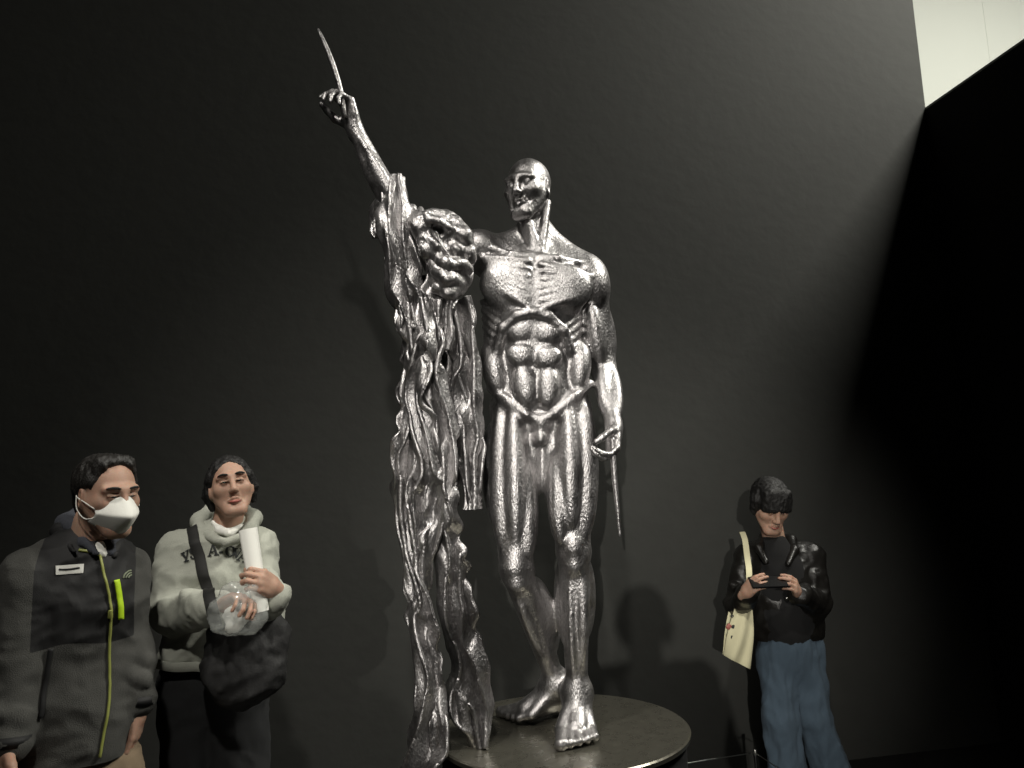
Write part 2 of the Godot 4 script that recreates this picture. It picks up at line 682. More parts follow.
# wrist at the origin of the hand, fingers along y, palm facing z, thumb towards x * side
func hand(f: Field, wrist: Vector3, along: Vector3, palm: Vector3, s: float, side: float, curl: Array, thick := 1.0) -> Array:
	var t := Transform3D(frame(along, palm), wrist)
	var sc := func(v: Vector3) -> Vector3: return t * (Vector3(v.x * side, v.y, v.z) * s)
	var b := t.basis
	f.ell(sc.call(Vector3(0, 0.05, 0)), Vector3(0.04, 0.055, 0.017) * s, b, 0.015 * s)
	f.cap(sc.call(Vector3(0, -0.02, 0)), sc.call(Vector3(0, 0.03, 0)), 0.024 * s, 0.024 * s, 0.02 * s)
	var base := [Vector3(0.029, 0.088, 0), Vector3(0.0095, 0.094, 0), Vector3(-0.0105, 0.09, 0), Vector3(-0.029, 0.08, 0)]
	var lens := [[0.042, 0.026, 0.021], [0.046, 0.03, 0.022], [0.042, 0.028, 0.021], [0.033, 0.021, 0.019]]
	var tips := []
	for i in 4:
		var p: Vector3 = base[i]
		f.cap(sc.call(Vector3(p.x * 0.7, 0.03, 0)), sc.call(p), 0.012 * s, 0.0105 * s * thick, 0.008 * s)
		var ang := 0.0
		var r := 0.0098 * thick * (0.88 if i == 3 else 1.0)
		for j in 3:
			ang += curl[i + 1] * [0.9, 1.1, 0.7][j]
			var q := p + Vector3(p.x * 0.12 / 0.09 * lens[i][j] * (1.0 - minf(absf(curl[i + 1]), 1.0)), cos(ang) * lens[i][j], sin(ang) * lens[i][j])
			f.cap(sc.call(p), sc.call(q), r * s, r * 0.9 * s, 0.003 * s)
			p = q
			r *= 0.9
		tips.append(sc.call(p))
	var tb := Vector3(0.022, 0.02, 0.006)
	var c: float = curl[0]
	var d1 := Vector3(0.7 - 0.4 * c, 0.62, 0.25 + 0.55 * c).normalized()
	var d2 := Vector3(0.45 - 0.8 * c, 0.8, 0.25 + 0.6 * c).normalized()
	var t1 := tb + d1 * 0.045
	var t2 := t1 + d2 * 0.033
	var t3 := t2 + (d2 + Vector3(-0.35 * c, 0, 0.15 * c)).normalized() * 0.026
	f.chain([sc.call(tb), sc.call(t1), sc.call(t2), sc.call(t3)], [0.016 * s, 0.0125 * s, 0.011 * s * thick, 0.0095 * s * thick], 0.008 * s)
	tips.append(sc.call(t3))
	return tips

# five toes and an arch from ankle to the given toe line
func foot(f: Field, ankle: Vector3, heel: Vector3, ball_of: Vector3, tip: Vector3, across: Vector3, s: float) -> void:
	f.cap(ankle, heel, 0.042 * s, 0.036 * s, 0.03 * s)
	f.cap(ankle, ball_of, 0.04 * s, 0.026 * s, 0.03 * s)
	f.cap(heel, ball_of, 0.034 * s, 0.026 * s, 0.03 * s)
	for i in 5:
		var o := (i - 2.0) * 0.021 * s
		var len: float = [1.0, 0.98, 0.9, 0.78, 0.64][i]
		var p := ball_of + across * o
		var q := p.lerp(tip + across * o * 1.15, len)
		var r: float = [0.019, 0.014, 0.013, 0.0125, 0.0125][i] * s
		f.cap(ankle.lerp(p, 0.25) + across * o * 0.2, p, 0.02 * s, r * 1.1, 0.01 * s)
		f.cap(p, q, r, r * 0.85, 0.006 * s)
		f.ball(q, r * 0.95, 0.004 * s)


func _ready() -> void:
	# camera
	var cam := Camera3D.new()
	cam.name = "camera"
	add_child(cam)
	cam.position = EYE
	cam.rotation_degrees = Vector3(7.5, 0, -2.4)
	cam.fov = 53.6
	cam.near = 0.05
	# dark surroundings and exposure
	var we := WorldEnvironment.new()
	we.name = "surroundings"
	var env := Environment.new()
	env.background_mode = Environment.BG_COLOR
	env.background_color = Color(0, 0, 0)
	env.tonemap_mode = Environment.TONE_MAPPER_LINEAR
	env.tonemap_exposure = 1.0
	env.sdfgi_enabled = true
	env.ssao_enabled = true
	env.ssil_enabled = true
	we.environment = env
	add_child(we)
	materials()
	# lamps of the gallery and one added highlight spot
	var warm := Color(1.0, 0.98, 0.945)
	spot(Vector3(-1.3, 2.85, 8.6), Vector3(0.6, 0.95, -4.0), 74.0, 7.6, 0.05, warm, "small black spotlight on a low bar facing the statue")
	spot(Vector3(-0.1, 5.2, 1.3), Vector3(-0.1, 1.5, -3.0), 12.5, 22.0, 0.1, warm, "black ceiling spotlight straight in front of the statue")
	spot(Vector3(-1.9, 6.2, -0.2), Vector3(-0.4, 1.4, -2.9), 13.0, 16.0, 0.1, warm, "black ceiling spotlight added for highlights on the statue, high above the person in the fleece jacket")  # unseen extra spot, added to give the silver more highlights
	ceiling_panel()
	shell_of_room()
	statue()
	plinth()
	barrier()
	people()

func materials() -> void:
	M.lamp_black = mat(Color(0.03, 0.03, 0.03), 0.5)
	M.lens = mat(Color(1, 1, 1), 0.3)
	M.lens.emission_enabled = true
	M.lens.emission = Color(1, 0.97, 0.9)
	M.lens.emission_energy_multiplier = 4.0
	M.wall = grain(mat(Color(0.172, 0.175, 0.163), 0.85), 11, 0.02, 0.8, 0.5, 0.06)
	M.black = grain(mat(Color(0.035, 0.037, 0.042), 0.9), 13, 0.02, 0.8, 0.5)
	M.white = mat(Color(0.715, 0.725, 0.7), 0.9)
	M.floor = grain(mat(Color(0.09, 0.09, 0.085), 0.6), 15, 0.03, 0.6, 1.0, 0.1)
	M.silver = grain(mat(Color(0.8, 0.79, 0.79), 0.3, 1.0), 21, 0.05, 5.0, 3.2, 0.3, Vector3(1.0, 0.4, 1.0))
	M.silver.roughness_texture = noise_tex(31, 0.012, [Color(0.55, 0.55, 0.55), Color(1, 1, 1)])
	M.silver.roughness = 0.56
	M.plate = mat(Color(0.45, 0.44, 0.4), 0.42, 0.75)
	M.plate.uv1_triplanar = true
	M.plate.uv1_world_triplanar = true
	M.plate.uv1_scale = Vector3.ONE * 1.5
	M.plate.roughness_texture = noise_tex(33, 0.02, [Color(0.5, 0.5, 0.5), Color(1, 1, 1)])
	M.wire = mat(Color(0.7, 0.7, 0.68), 0.3, 1.0)

func ceiling_panel() -> void:
	var at := room(2.2, 7.3, 2.1)
	var root := node("ceiling_light_panel", at)
	tag(root, "large square light panel over the white space behind the black partition", "lamp")
	root.rotation_degrees.y = YAW
	var fr := MeshInstance3D.new()
	fr.name = "frame"
	fr.mesh = BoxMesh.new()
	fr.mesh.size = Vector3(1.9, 0.06, 1.9)
	fr.position.y = 0.05
	fr.material_override = M.white
	root.add_child(fr)
	var df := MeshInstance3D.new()
	df.name = "diffuser"
	df.mesh = BoxMesh.new()
	df.mesh.size = Vector3(1.8, 0.02, 1.8)
	df.position.y = 0.015
	df.material_override = M.lens
	root.add_child(df)
	var l := AreaLight3D.new()
	l.name = "panel_glow"
	root.add_child(l)
	l.position.y = -0.01
	l.rotation_degrees.x = -90
	l.area_size = Vector2(1.8, 1.8)
	l.area_range = 30.0
	l.light_energy = 78.0
	l.light_color = Color(1.0, 0.99, 0.95)
	l.shadow_enabled = true

func shell_of_room() -> void:
	var back := structure("wall_back", box(Vector3(9.0, 7.6, 0.2)), M.wall, room(-4.5, 3.8, -0.1))
	tag(back, "tall dark grey gallery wall behind the silver statue", "", "", "structure")
	var right := structure("wall_right", box(Vector3(0.16, 3.79, 12.5)), M.black, room(0.08, 1.895, 6.25))
	tag(right, "lower black partition wall with a pale top edge", "", "", "structure")
	var cap := structure("trim_1", box(Vector3(0.16, 0.014, 12.5)), M.white, room(0.08, 3.797, 6.25))
	tag(cap, "thin white capping along the top of the black partition", "", "", "structure")
	var fl := structure("floor", box(Vector3(18.0, 0.2, 19.0)), M.floor, room(0.0, -0.1, 5.0))
	tag(fl, "dark polished gallery floor", "", "", "structure")
	tag(structure("wall_left", box(Vector3(0.2, 7.6, 14.0)), M.black, room(-9.1, 3.8, 6.9)), "black gallery wall on the left side of the room", "", "", "structure")
	tag(structure("wall_front", box(Vector3(18.0, 7.6, 0.2)), M.black, room(0.0, 3.8, 13.9)), "black gallery wall behind the viewers", "", "", "structure")
	tag(structure("ceiling", box(Vector3(18.0, 0.2, 19.0)), M.black, room(0.0, 7.7, 5.0)), "black ceiling of the tall gallery", "", "", "structure")
	# the lit white space beyond the partition
	var wb := node("wall_beyond", room(0, 0, -2.15))
	wb.rotation_degrees.y = YAW
	tag(wb, "white panelled wall of the lit space beyond the partition", "", "", "structure")
	for i in 5:
		var p := MeshInstance3D.new()
		p.name = "panel"
		p.mesh = BoxMesh.new()
		p.mesh.size = Vector3(1.214, 7.6, 0.1)
		p.position = Vector3(-1.2 + 1.22 * i + 0.8, 3.8, -0.05 - 0.004 * (i % 2))
		p.material_override = M.white
		wb.add_child(p, true)
	tag(structure("wall_beyond_side", box(Vector3(0.2, 7.6, 17.0)), M.white, room(5.2, 3.8, 5.5)), "white side wall of the lit space beyond the partition", "", "", "structure")

# ---------- the statue ----------
const FIG := 0.61

func statue() -> void:
	var root := node("silver_statue", Vector3(0.14, FIG, -3.1))
	tag(root, "tall silver metal statue of a standing man with one raised arm and a hanging drape", "statue")
	var out := Vector3(0, 0, 1)
	var f := Field.new()
	# trunk
	f.ell(Vector3(0.092, 2.285, -3.07), Vector3(0.195, 0.25, 0.145), Basis(Vector3(0, 0, 1), 0.06), 0.05)
	f.ell(Vector3(0.101, 2.034, -3.07), Vector3(0.165, 0.2, 0.118), Basis.IDENTITY, 0.06)
	f.ell(Vector3(0.111, 1.888, -3.09), Vector3(0.19, 0.12, 0.13), Basis.IDENTITY, 0.05)
	f.cap(Vector3(-0.062, 2.503, -3.09), Vector3(0.32, 2.417, -3.09), 0.08, 0.08, 0.06)
	f.cap(Vector3(0.133, 2.614, -3.11), Vector3(-0.052, 2.531, -3.1), 0.055, 0.06, 0.05)
	f.cap(Vector3(0.133, 2.614, -3.11), Vector3(0.305, 2.447, -3.1), 0.055, 0.06, 0.05)
	f.cap(Vector3(0.108, 2.727, -3.09), Vector3(0.126, 2.492, -3.08), 0.055, 0.065, 0.03)
	f.cap(Vector3(0.178, 2.721, -3.06), Vector3(0.14, 2.485, -2.99), 0.019, 0.015, 0.01)
	f.cap(Vector3(0.055, 2.684, -3.05), Vector3(0.112, 2.486, -2.99), 0.018, 0.014, 0.01)
	f.cap(Vector3(0.097, 2.616, -3.01), Vector3(0.125, 2.501, -3), 0.022, 0.02, 0.012)
	# collar bones
	f.chain([Vector3(0.134, 2.462, -2.97), Vector3(0.205, 2.448, -2.96), Vector3(0.307, 2.44, -3.02)], [0.016, 0.017, 0.016], 0.012)
	f.chain([Vector3(0.106, 2.463, -2.97), Vector3(0.022, 2.472, -2.96), Vector3(-0.066, 2.518, -3)], [0.016, 0.017, 0.016], 0.012)
	# chest
	f.ell(Vector3(-0.003, 2.357, -2.975), Vector3(0.112, 0.1, 0.05), Basis(Vector3(0, 0, 1), -0.12), 0.02)
	f.ell(Vector3(0.225, 2.331, -2.975), Vector3(0.112, 0.1, 0.05), Basis(Vector3(0, 0, 1), 0.05), 0.02)
	for i in 7:
		var t := i / 6.0
		f.belly(Vector3(0.1, 2.434, -2.94).lerp(Vector3(0.087, 2.243, -2.925), t), Vector3(-0.1, 2.472, -2.985).lerp(Vector3(-0.071, 2.356, -2.96), t), 0.019, 0.026, out, 0.008)
		f.belly(Vector3(0.124, 2.424, -2.94).lerp(Vector3(0.114, 2.234, -2.925), t), Vector3(0.341, 2.378, -2.985).lerp(Vector3(0.302, 2.299, -2.96), t), 0.019, 0.026, out, 0.008)
	f.ball(Vector3(0.235, 2.273, -2.99), 0.05, 0.03)
	f.ball(Vector3(-0.014, 2.296, -2.99), 0.05, 0.03)
	f.ball(Vector3(0.081, 2.444, -2.985), 0.04, 0.02)
	f.ball(Vector3(0.145, 2.433, -2.985), 0.04, 0.02)
	f.cap(Vector3(0.111, 2.423, -2.905), Vector3(0.097, 2.22, -2.895), 0.009, 0.009, 0.014, -1)
	# edge of the rib cage and the muscle blocks of the belly
	f.chain([Vector3(-0.054, 2.085, -2.99), Vector3(-0.026, 2.174, -2.955), Vector3(0.031, 2.22, -2.935), Vector3(0.094, 2.227, -2.925), Vector3(0.157, 2.21, -2.935), Vector3(0.211, 2.156, -2.955), Vector3(0.24, 2.072, -2.99)], [0.018, 0.021, 0.019, 0.016, 0.019, 0.021, 0.018], 0.012)
	f.ell(Vector3(0.045, 2.161, -2.965), Vector3(0.06, 0.05, 0.034), Basis(Vector3(0, 0, 1), 0.12), 0.01)
	f.ell(Vector3(0.143, 2.149, -2.965), Vector3(0.06, 0.05, 0.034), Basis(Vector3(0, 0, 1), -0.12), 0.01)
	f.ell(Vector3(0.04, 2.064, -2.96), Vector3(0.062, 0.05, 0.032), Basis.IDENTITY, 0.01)
	f.ell(Vector3(0.142, 2.051, -2.96), Vector3(0.062, 0.05, 0.032), Basis.IDENTITY, 0.01)
	f.ell(Vector3(0.051, 1.94, -2.965), Vector3(0.05, 0.088, 0.036), Basis(Vector3(0, 0, 1), 0.12), 0.01)
	f.ell(Vector3(0.141, 1.929, -2.965), Vector3(0.05, 0.088, 0.036), Basis(Vector3(0, 0, 1), -0.12), 0.01)
	f.cap(Vector3(0.097, 2.203, -2.925), Vector3(0.094, 1.864, -2.935), 0.006, 0.006, 0.012, -1)
	f.ball(Vector3(0.092, 2.004, -2.925), 0.012, 0.01, -1)
	# ribs and flanks
	for i in 5:
		var t := i / 4.0
		f.belly(Vector3(0.201, 2.192, -2.97).lerp(Vector3(0.22, 2.071, -2.98), t), Vector3(0.314, 2.286, -3.06).lerp(Vector3(0.294, 2.14, -3.06), t), 0.017, 0.024, Vector3(0.5, 0, 1), 0.008)
		f.belly(Vector3(-0.029, 2.218, -2.97).lerp(Vector3(-0.05, 2.099, -2.98), t), Vector3(-0.117, 2.317, -3.06).lerp(Vector3(-0.106, 2.174, -3.06), t), 0.017, 0.024, Vector3(-0.5, 0, 1), 0.008)
	f.belly(Vector3(-0.082, 2.155, -3.05), Vector3(-0.05, 1.914, -3.01), 0.055, 0.06, Vector3(-0.6, 0, 1), 0.014)
	f.belly(Vector3(0.284, 2.131, -3.05), Vector3(0.254, 1.913, -3.01), 0.05, 0.06, Vector3(0.6, 0, 1), 0.014)
	f.chain([Vector3(-0.089, 1.946, -3.03), Vector3(-0.018, 1.889, -2.98), Vector3(0.05, 1.829, -2.96), Vector3(0.104, 1.804, -2.97)], [0.018, 0.017, 0.015, 0.016], 0.01)
	f.chain([Vector3(0.313, 1.946, -3.03), Vector3(0.242, 1.894, -2.98), Vector3(0.167, 1.832, -2.96), Vector3(0.108, 1.804, -2.97)], [0.018, 0.017, 0.015, 0.016], 0.01)
	f.ell(Vector3(0.107, 1.79, -2.985), Vector3(0.034, 0.045, 0.035), Basis.IDENTITY, 0.02)
	f.ell(Vector3(0.104, 1.734, -2.975), Vector3(0.026, 0.034, 0.03), Basis.IDENTITY, 0.01)
	# the bent leg: thigh, knee, shin crossing behind
	var kneeA := Vector3(-0.014, 1.248, -2.985)
	f.cap(Vector3(0.003, 1.85, -3.08), kneeA, 0.095, 0.066, 0.05)
	f.belly(Vector3(-0.042, 1.904, -3.03), Vector3(-0.061, 1.304, -2.975), 0.052, 0.06, Vector3(-0.5, 0, 1), 0.012)
	f.belly(Vector3(0.005, 1.891, -3), Vector3(-0.011, 1.319, -2.945), 0.048, 0.06, out, 0.012)
	f.belly(Vector3(0.039, 1.671, -3), Vector3(0.033, 1.271, -2.96), 0.045, 0.05, Vector3(0.5, 0, 1), 0.012)
	f.belly(Vector3(-0.08, 1.892, -3.05), Vector3(0.067, 1.495, -2.99), 0.02, 0.03, out, 0.01)
	f.belly(Vector3(0.074, 1.811, -3.04), Vector3(0.054, 1.456, -3.03), 0.045, 0.05, Vector3(0.7, 0, 1), 0.014)
	f.belly(Vector3(-0.08, 1.825, -3.12), Vector3(-0.076, 1.381, -3.08), 0.05, 0.06, Vector3(-1, 0, 0), 0.014)
	f.ell(Vector3(-0.021, 1.252, -2.945), Vector3(0.04, 0.047, 0.03), Basis.IDENTITY, 0.018)
	f.ball(Vector3(-0.013, 1.187, -2.96), 0.038, 0.02)
	var ankA := Vector3(0.127, 0.757, -3.2)
	f.cap(Vector3(-0.008, 1.216, -3), ankA, 0.062, 0.036, 0.03)
	f.belly(Vector3(0.039, 1.199, -3.06), Vector3(0.112, 0.863, -3.2), 0.062, 0.07, Vector3(0.6, 0.2, -0.6), 0.014)
	f.belly(Vector3(-0.02, 1.189, -2.98), Vector3(0.077, 0.89, -3.1), 0.028, 0.045, Vector3(-0.4, -0.1, 1), 0.012)
	f.belly(Vector3(0.021, 1.156, -2.99), Vector3(0.115, 0.812, -3.15), 0.017, 0.026, Vector3(0.3, 0, 1), 0.01)
	# the standing leg
	var kneeB := Vector3(0.211, 1.304, -3.02)
	f.cap(Vector3(0.218, 1.833, -3.08), kneeB, 0.1, 0.068, 0.05)
	f.belly(Vector3(0.281, 1.881, -3.02), Vector3(0.257, 1.342, -2.99), 0.055, 0.062, Vector3(0.5, 0, 1), 0.012)
	f.belly(Vector3(0.219, 1.881, -2.99), Vector3(0.202, 1.377, -2.96), 0.05, 0.058, out, 0.012)
	f.belly(Vector3(0.17, 1.693, -2.99), Vector3(0.158, 1.321, -2.97), 0.046, 0.052, Vector3(-0.5, 0, 1), 0.012)
	f.belly(Vector3(0.278, 1.899, -3.03), Vector3(0.142, 1.531, -2.98), 0.02, 0.03, out, 0.01)
	f.belly(Vector3(0.15, 1.808, -3.04), Vector3(0.14, 1.453, -3.03), 0.045, 0.05, Vector3(-0.7, 0, 1), 0.014)
	f.ell(Vector3(0.207, 1.32, -2.965), Vector3(0.036, 0.044, 0.026), Basis.IDENTITY, 0.015)
	f.ball(Vector3(0.209, 1.239, -2.985), 0.03, 0.03)
	var ankB := Vector3(0.202, 0.741, -3.09)
	f.cap(Vector3(0.214, 1.272, -3.03), ankB, 0.062, 0.04, 0.03)
	f.belly(Vector3(0.178, 1.277, -3.08), Vector3(0.177, 0.913, -3.1), 0.04, 0.052, Vector3(-0.6, 0, -0.6), 0.014)
	f.belly(Vector3(0.261, 1.266, -3.08), Vector3(0.245, 0.94, -3.1), 0.036, 0.05, Vector3(0.6, 0, -0.6), 0.014)
	f.belly(Vector3(0.237, 1.236, -3), Vector3(0.22, 0.847, -3.05), 0.03, 0.04, Vector3(0.4, 0, 1), 0.012)
	f.belly(Vector3(0.193, 1.215, -3), Vector3(0.191, 0.803, -3.05), 0.02, 0.032, Vector3(-0.3, 0, 1), 0.01)
	# raised arm
	var shA := Vector3(-0.086, 2.509, -3.08)
	var elA := Vector3(-0.401, 2.601, -2.93)
	var wrA := Vector3(-0.593, 3.009, -2.9)
	f.cap(shA, elA, 0.078, 0.055, 0.05)
	f.ell(Vector3(-0.117, 2.536, -3.05), Vector3(0.085, 0.075, 0.085), Basis(Vector3(0, 0, 1), 0.3), 0.02)
	f.belly(Vector3(-0.138, 2.563, -3), Vector3(-0.36, 2.612, -2.92), 0.045, 0.05, Vector3(0, 1, 0.6), 0.012)
	f.belly(Vector3(-0.127, 2.473, -3.04), Vector3(-0.354, 2.551, -2.96), 0.045, 0.05, Vector3(0, -1, 0.3), 0.012)
	f.cap(elA, wrA, 0.052, 0.032, 0.03)
	f.belly(Vector3(-0.401, 2.607, -2.9), Vector3(-0.543, 2.904, -2.88), 0.032, 0.036, Vector3(0.6, 0.3, 0.8), 0.01)
	f.belly(Vector3(-0.427, 2.615, -2.92), Vector3(-0.578, 2.932, -2.9), 0.032, 0.036, Vector3(-0.8, 0.2, 0.6), 0.01)
	f.belly(Vector3(-0.404, 2.665, -2.88), Vector3(-0.58, 2.979, -2.875), 0.014, 0.02, out, 0.008)
	# lowered arm
	var shB := Vector3(0.343, 2.39, -3.09)
	var elB := Vector3(0.38, 2.022, -3.12)
	var wrB := Vector3(0.386, 1.758, -2.93)
	f.cap(shB, elB, 0.07, 0.05, 0.05)
	f.ell(Vector3(0.348, 2.363, -3.07), Vector3(0.075, 0.11, 0.085), Basis(Vector3(0, 0, 1), 0.1), 0.016)
	f.belly(Vector3(0.332, 2.282, -3.03), Vector3(0.362, 2.023, -3.07), 0.042, 0.045, out, 0.012)
	f.belly(Vector3(0.39, 2.291, -3.11), Vector3(0.408, 2.024, -3.14), 0.04, 0.045, Vector3(1, 0, -0.4), 0.012)
	f.cap(elB, wrB, 0.05, 0.03, 0.03)
	f.belly(Vector3(0.374, 2.042, -3.09), Vector3(0.363, 1.809, -2.97), 0.034, 0.038, Vector3(-0.5, 0.3, 1), 0.01)
	f.belly(Vector3(0.406, 2.046, -3.12), Vector3(0.402, 1.79, -2.95), 0.034, 0.04, Vector3(0.8, 0.3, 0.6), 0.01)
	# feet
	foot(f, ankA, Vector3(0.17, 0.66, -3.312), Vector3(0.005, 0.655, -3.198), Vector3(-0.081, 0.63, -3.23), Vector3(0.35, 0, 0.94), 1.3)
	foot(f, ankB, Vector3(0.202, 0.66, -3.139), Vector3(0.188, 0.645, -2.98), Vector3(0.186, 0.63, -2.873), Vector3(1, 0, -0.1), 1.35)
	var meshes := [f.mesh(0.0085)]
	# head and hands on finer grids
	var h := Field.new()
	var ht := Transform3D(Basis(Vector3.UP, deg_to_rad(-27)) * Basis(Vector3.RIGHT, 0.1) * Basis(Vector3(0, 0, 1), -0.03), Vector3(0.1, 2.769, -3.04)).scaled_local(Vector3.ONE * 1.17)
	head(h, ht, true)
	h.cap(Vector3(0.112, 2.727, -3.09), Vector3(0.124, 2.608, -3.09), 0.062, 0.058, 0.03)
	meshes.append(h.mesh(0.0045))
	var hs := Field.new()
	hand(hs, wrA, Vector3(-0.623, 3.137, -2.88) - Vector3(-0.593, 3.009, -2.9), Vector3(-0.75, -0.1, 0.6), 1.25, -1.0, [0.5, 0.75, 0.95, 1.05, 1.1])
	hs.cap(wrA.lerp(elA, 0.2), wrA, 0.036, 0.031, 0.02)
	meshes.append(hs.mesh(0.005))
	var hb := Field.new()
	hand(hb, wrB, Vector3(0.37, 1.664, -2.88) - Vector3(0.386, 1.758, -2.93), Vector3(-0.85, 0.1, 0.35), 1.2, -1.0, [0.7, 0.7, 0.85, 0.95, 1.0])
	hb.cap(wrB.lerp(elB, 0.2), wrB, 0.034, 0.03, 0.02)
	meshes.append(hb.mesh(0.005))
	part("figure", join(meshes), M.silver, root)
	# what the hands hold
	var rod := [Vector3(-0.62, 3.033, -2.86), Vector3(-0.631, 3.132, -2.84), Vector3(-0.663, 3.255, -2.83), Vector3(-0.702, 3.36, -2.83), Vector3(-0.717, 3.399, -2.83)]
	part("rod", tube(curve(rod, 20), curve([0.009, 0.011, 0.012, 0.009, 0.004], 20), 10), M.silver, root)
	var rod2 := [Vector3(0.367, 1.716, -2.86), Vector3(0.366, 1.596, -2.85), Vector3(0.37, 1.467, -2.85), Vector3(0.374, 1.354, -2.85)]
	part("rod", tube(curve(rod2, 20), curve([0.01, 0.011, 0.009, 0.004], 20), 10), M.silver, root)
	drape(root)

# one hanging length of cloth: centre line, half widths, turn of its width about the vertical, pleats
func cloth(line: Array, half: Array, turn: Array, pleats: float, amp: float, sd: int, rows := 150, cols := 34) -> Array:
	var n := FastNoiseLite.new()
	n.seed = sd
	n.frequency = 1.5
	n.fractal_octaves = 2
	var c := curve(line, rows - 1)
	var w := curve(half, rows - 1)
	var tr := curve(turn, rows - 1)
	var g := []
	for r in rows:
		var down: Vector3 = (c[mini(r + 1, rows - 1)] - c[maxi(r - 1, 0)]).normalized()
		var across := (Vector3(cos(tr[r]), 0, sin(tr[r])) - down * down.dot(Vector3(cos(tr[r]), 0, sin(tr[r])))).normalized()
		var nrm := across.cross(down)
		var v := float(r) / rows
		for k in cols:
			var u := float(k) / (cols - 1) * 2.0 - 1.0
			var wob := n.get_noise_3d(u * 0.35, c[r].y * 1.3, sd)
			var fine := n.get_noise_3d(u * 1.2 + 7.0, c[r].y * 2.2, sd + 3.0)
			var ph := u * pleats * PI + 7.0 * wob + 2.0 * sin(v * 7.0 + sd)
			var ww: float = w[r] * (1.0 + 0.22 * n.get_noise_2d(c[r].y * 3.0, 40.0 * signf(u)))
			g.append(c[r] + across * (u * ww + amp * 0.5 * sin(ph * 2.0)) + nrm * (amp * sin(ph) + amp * 0.5 * fine))
	return shell(g, rows, cols, 0.01)

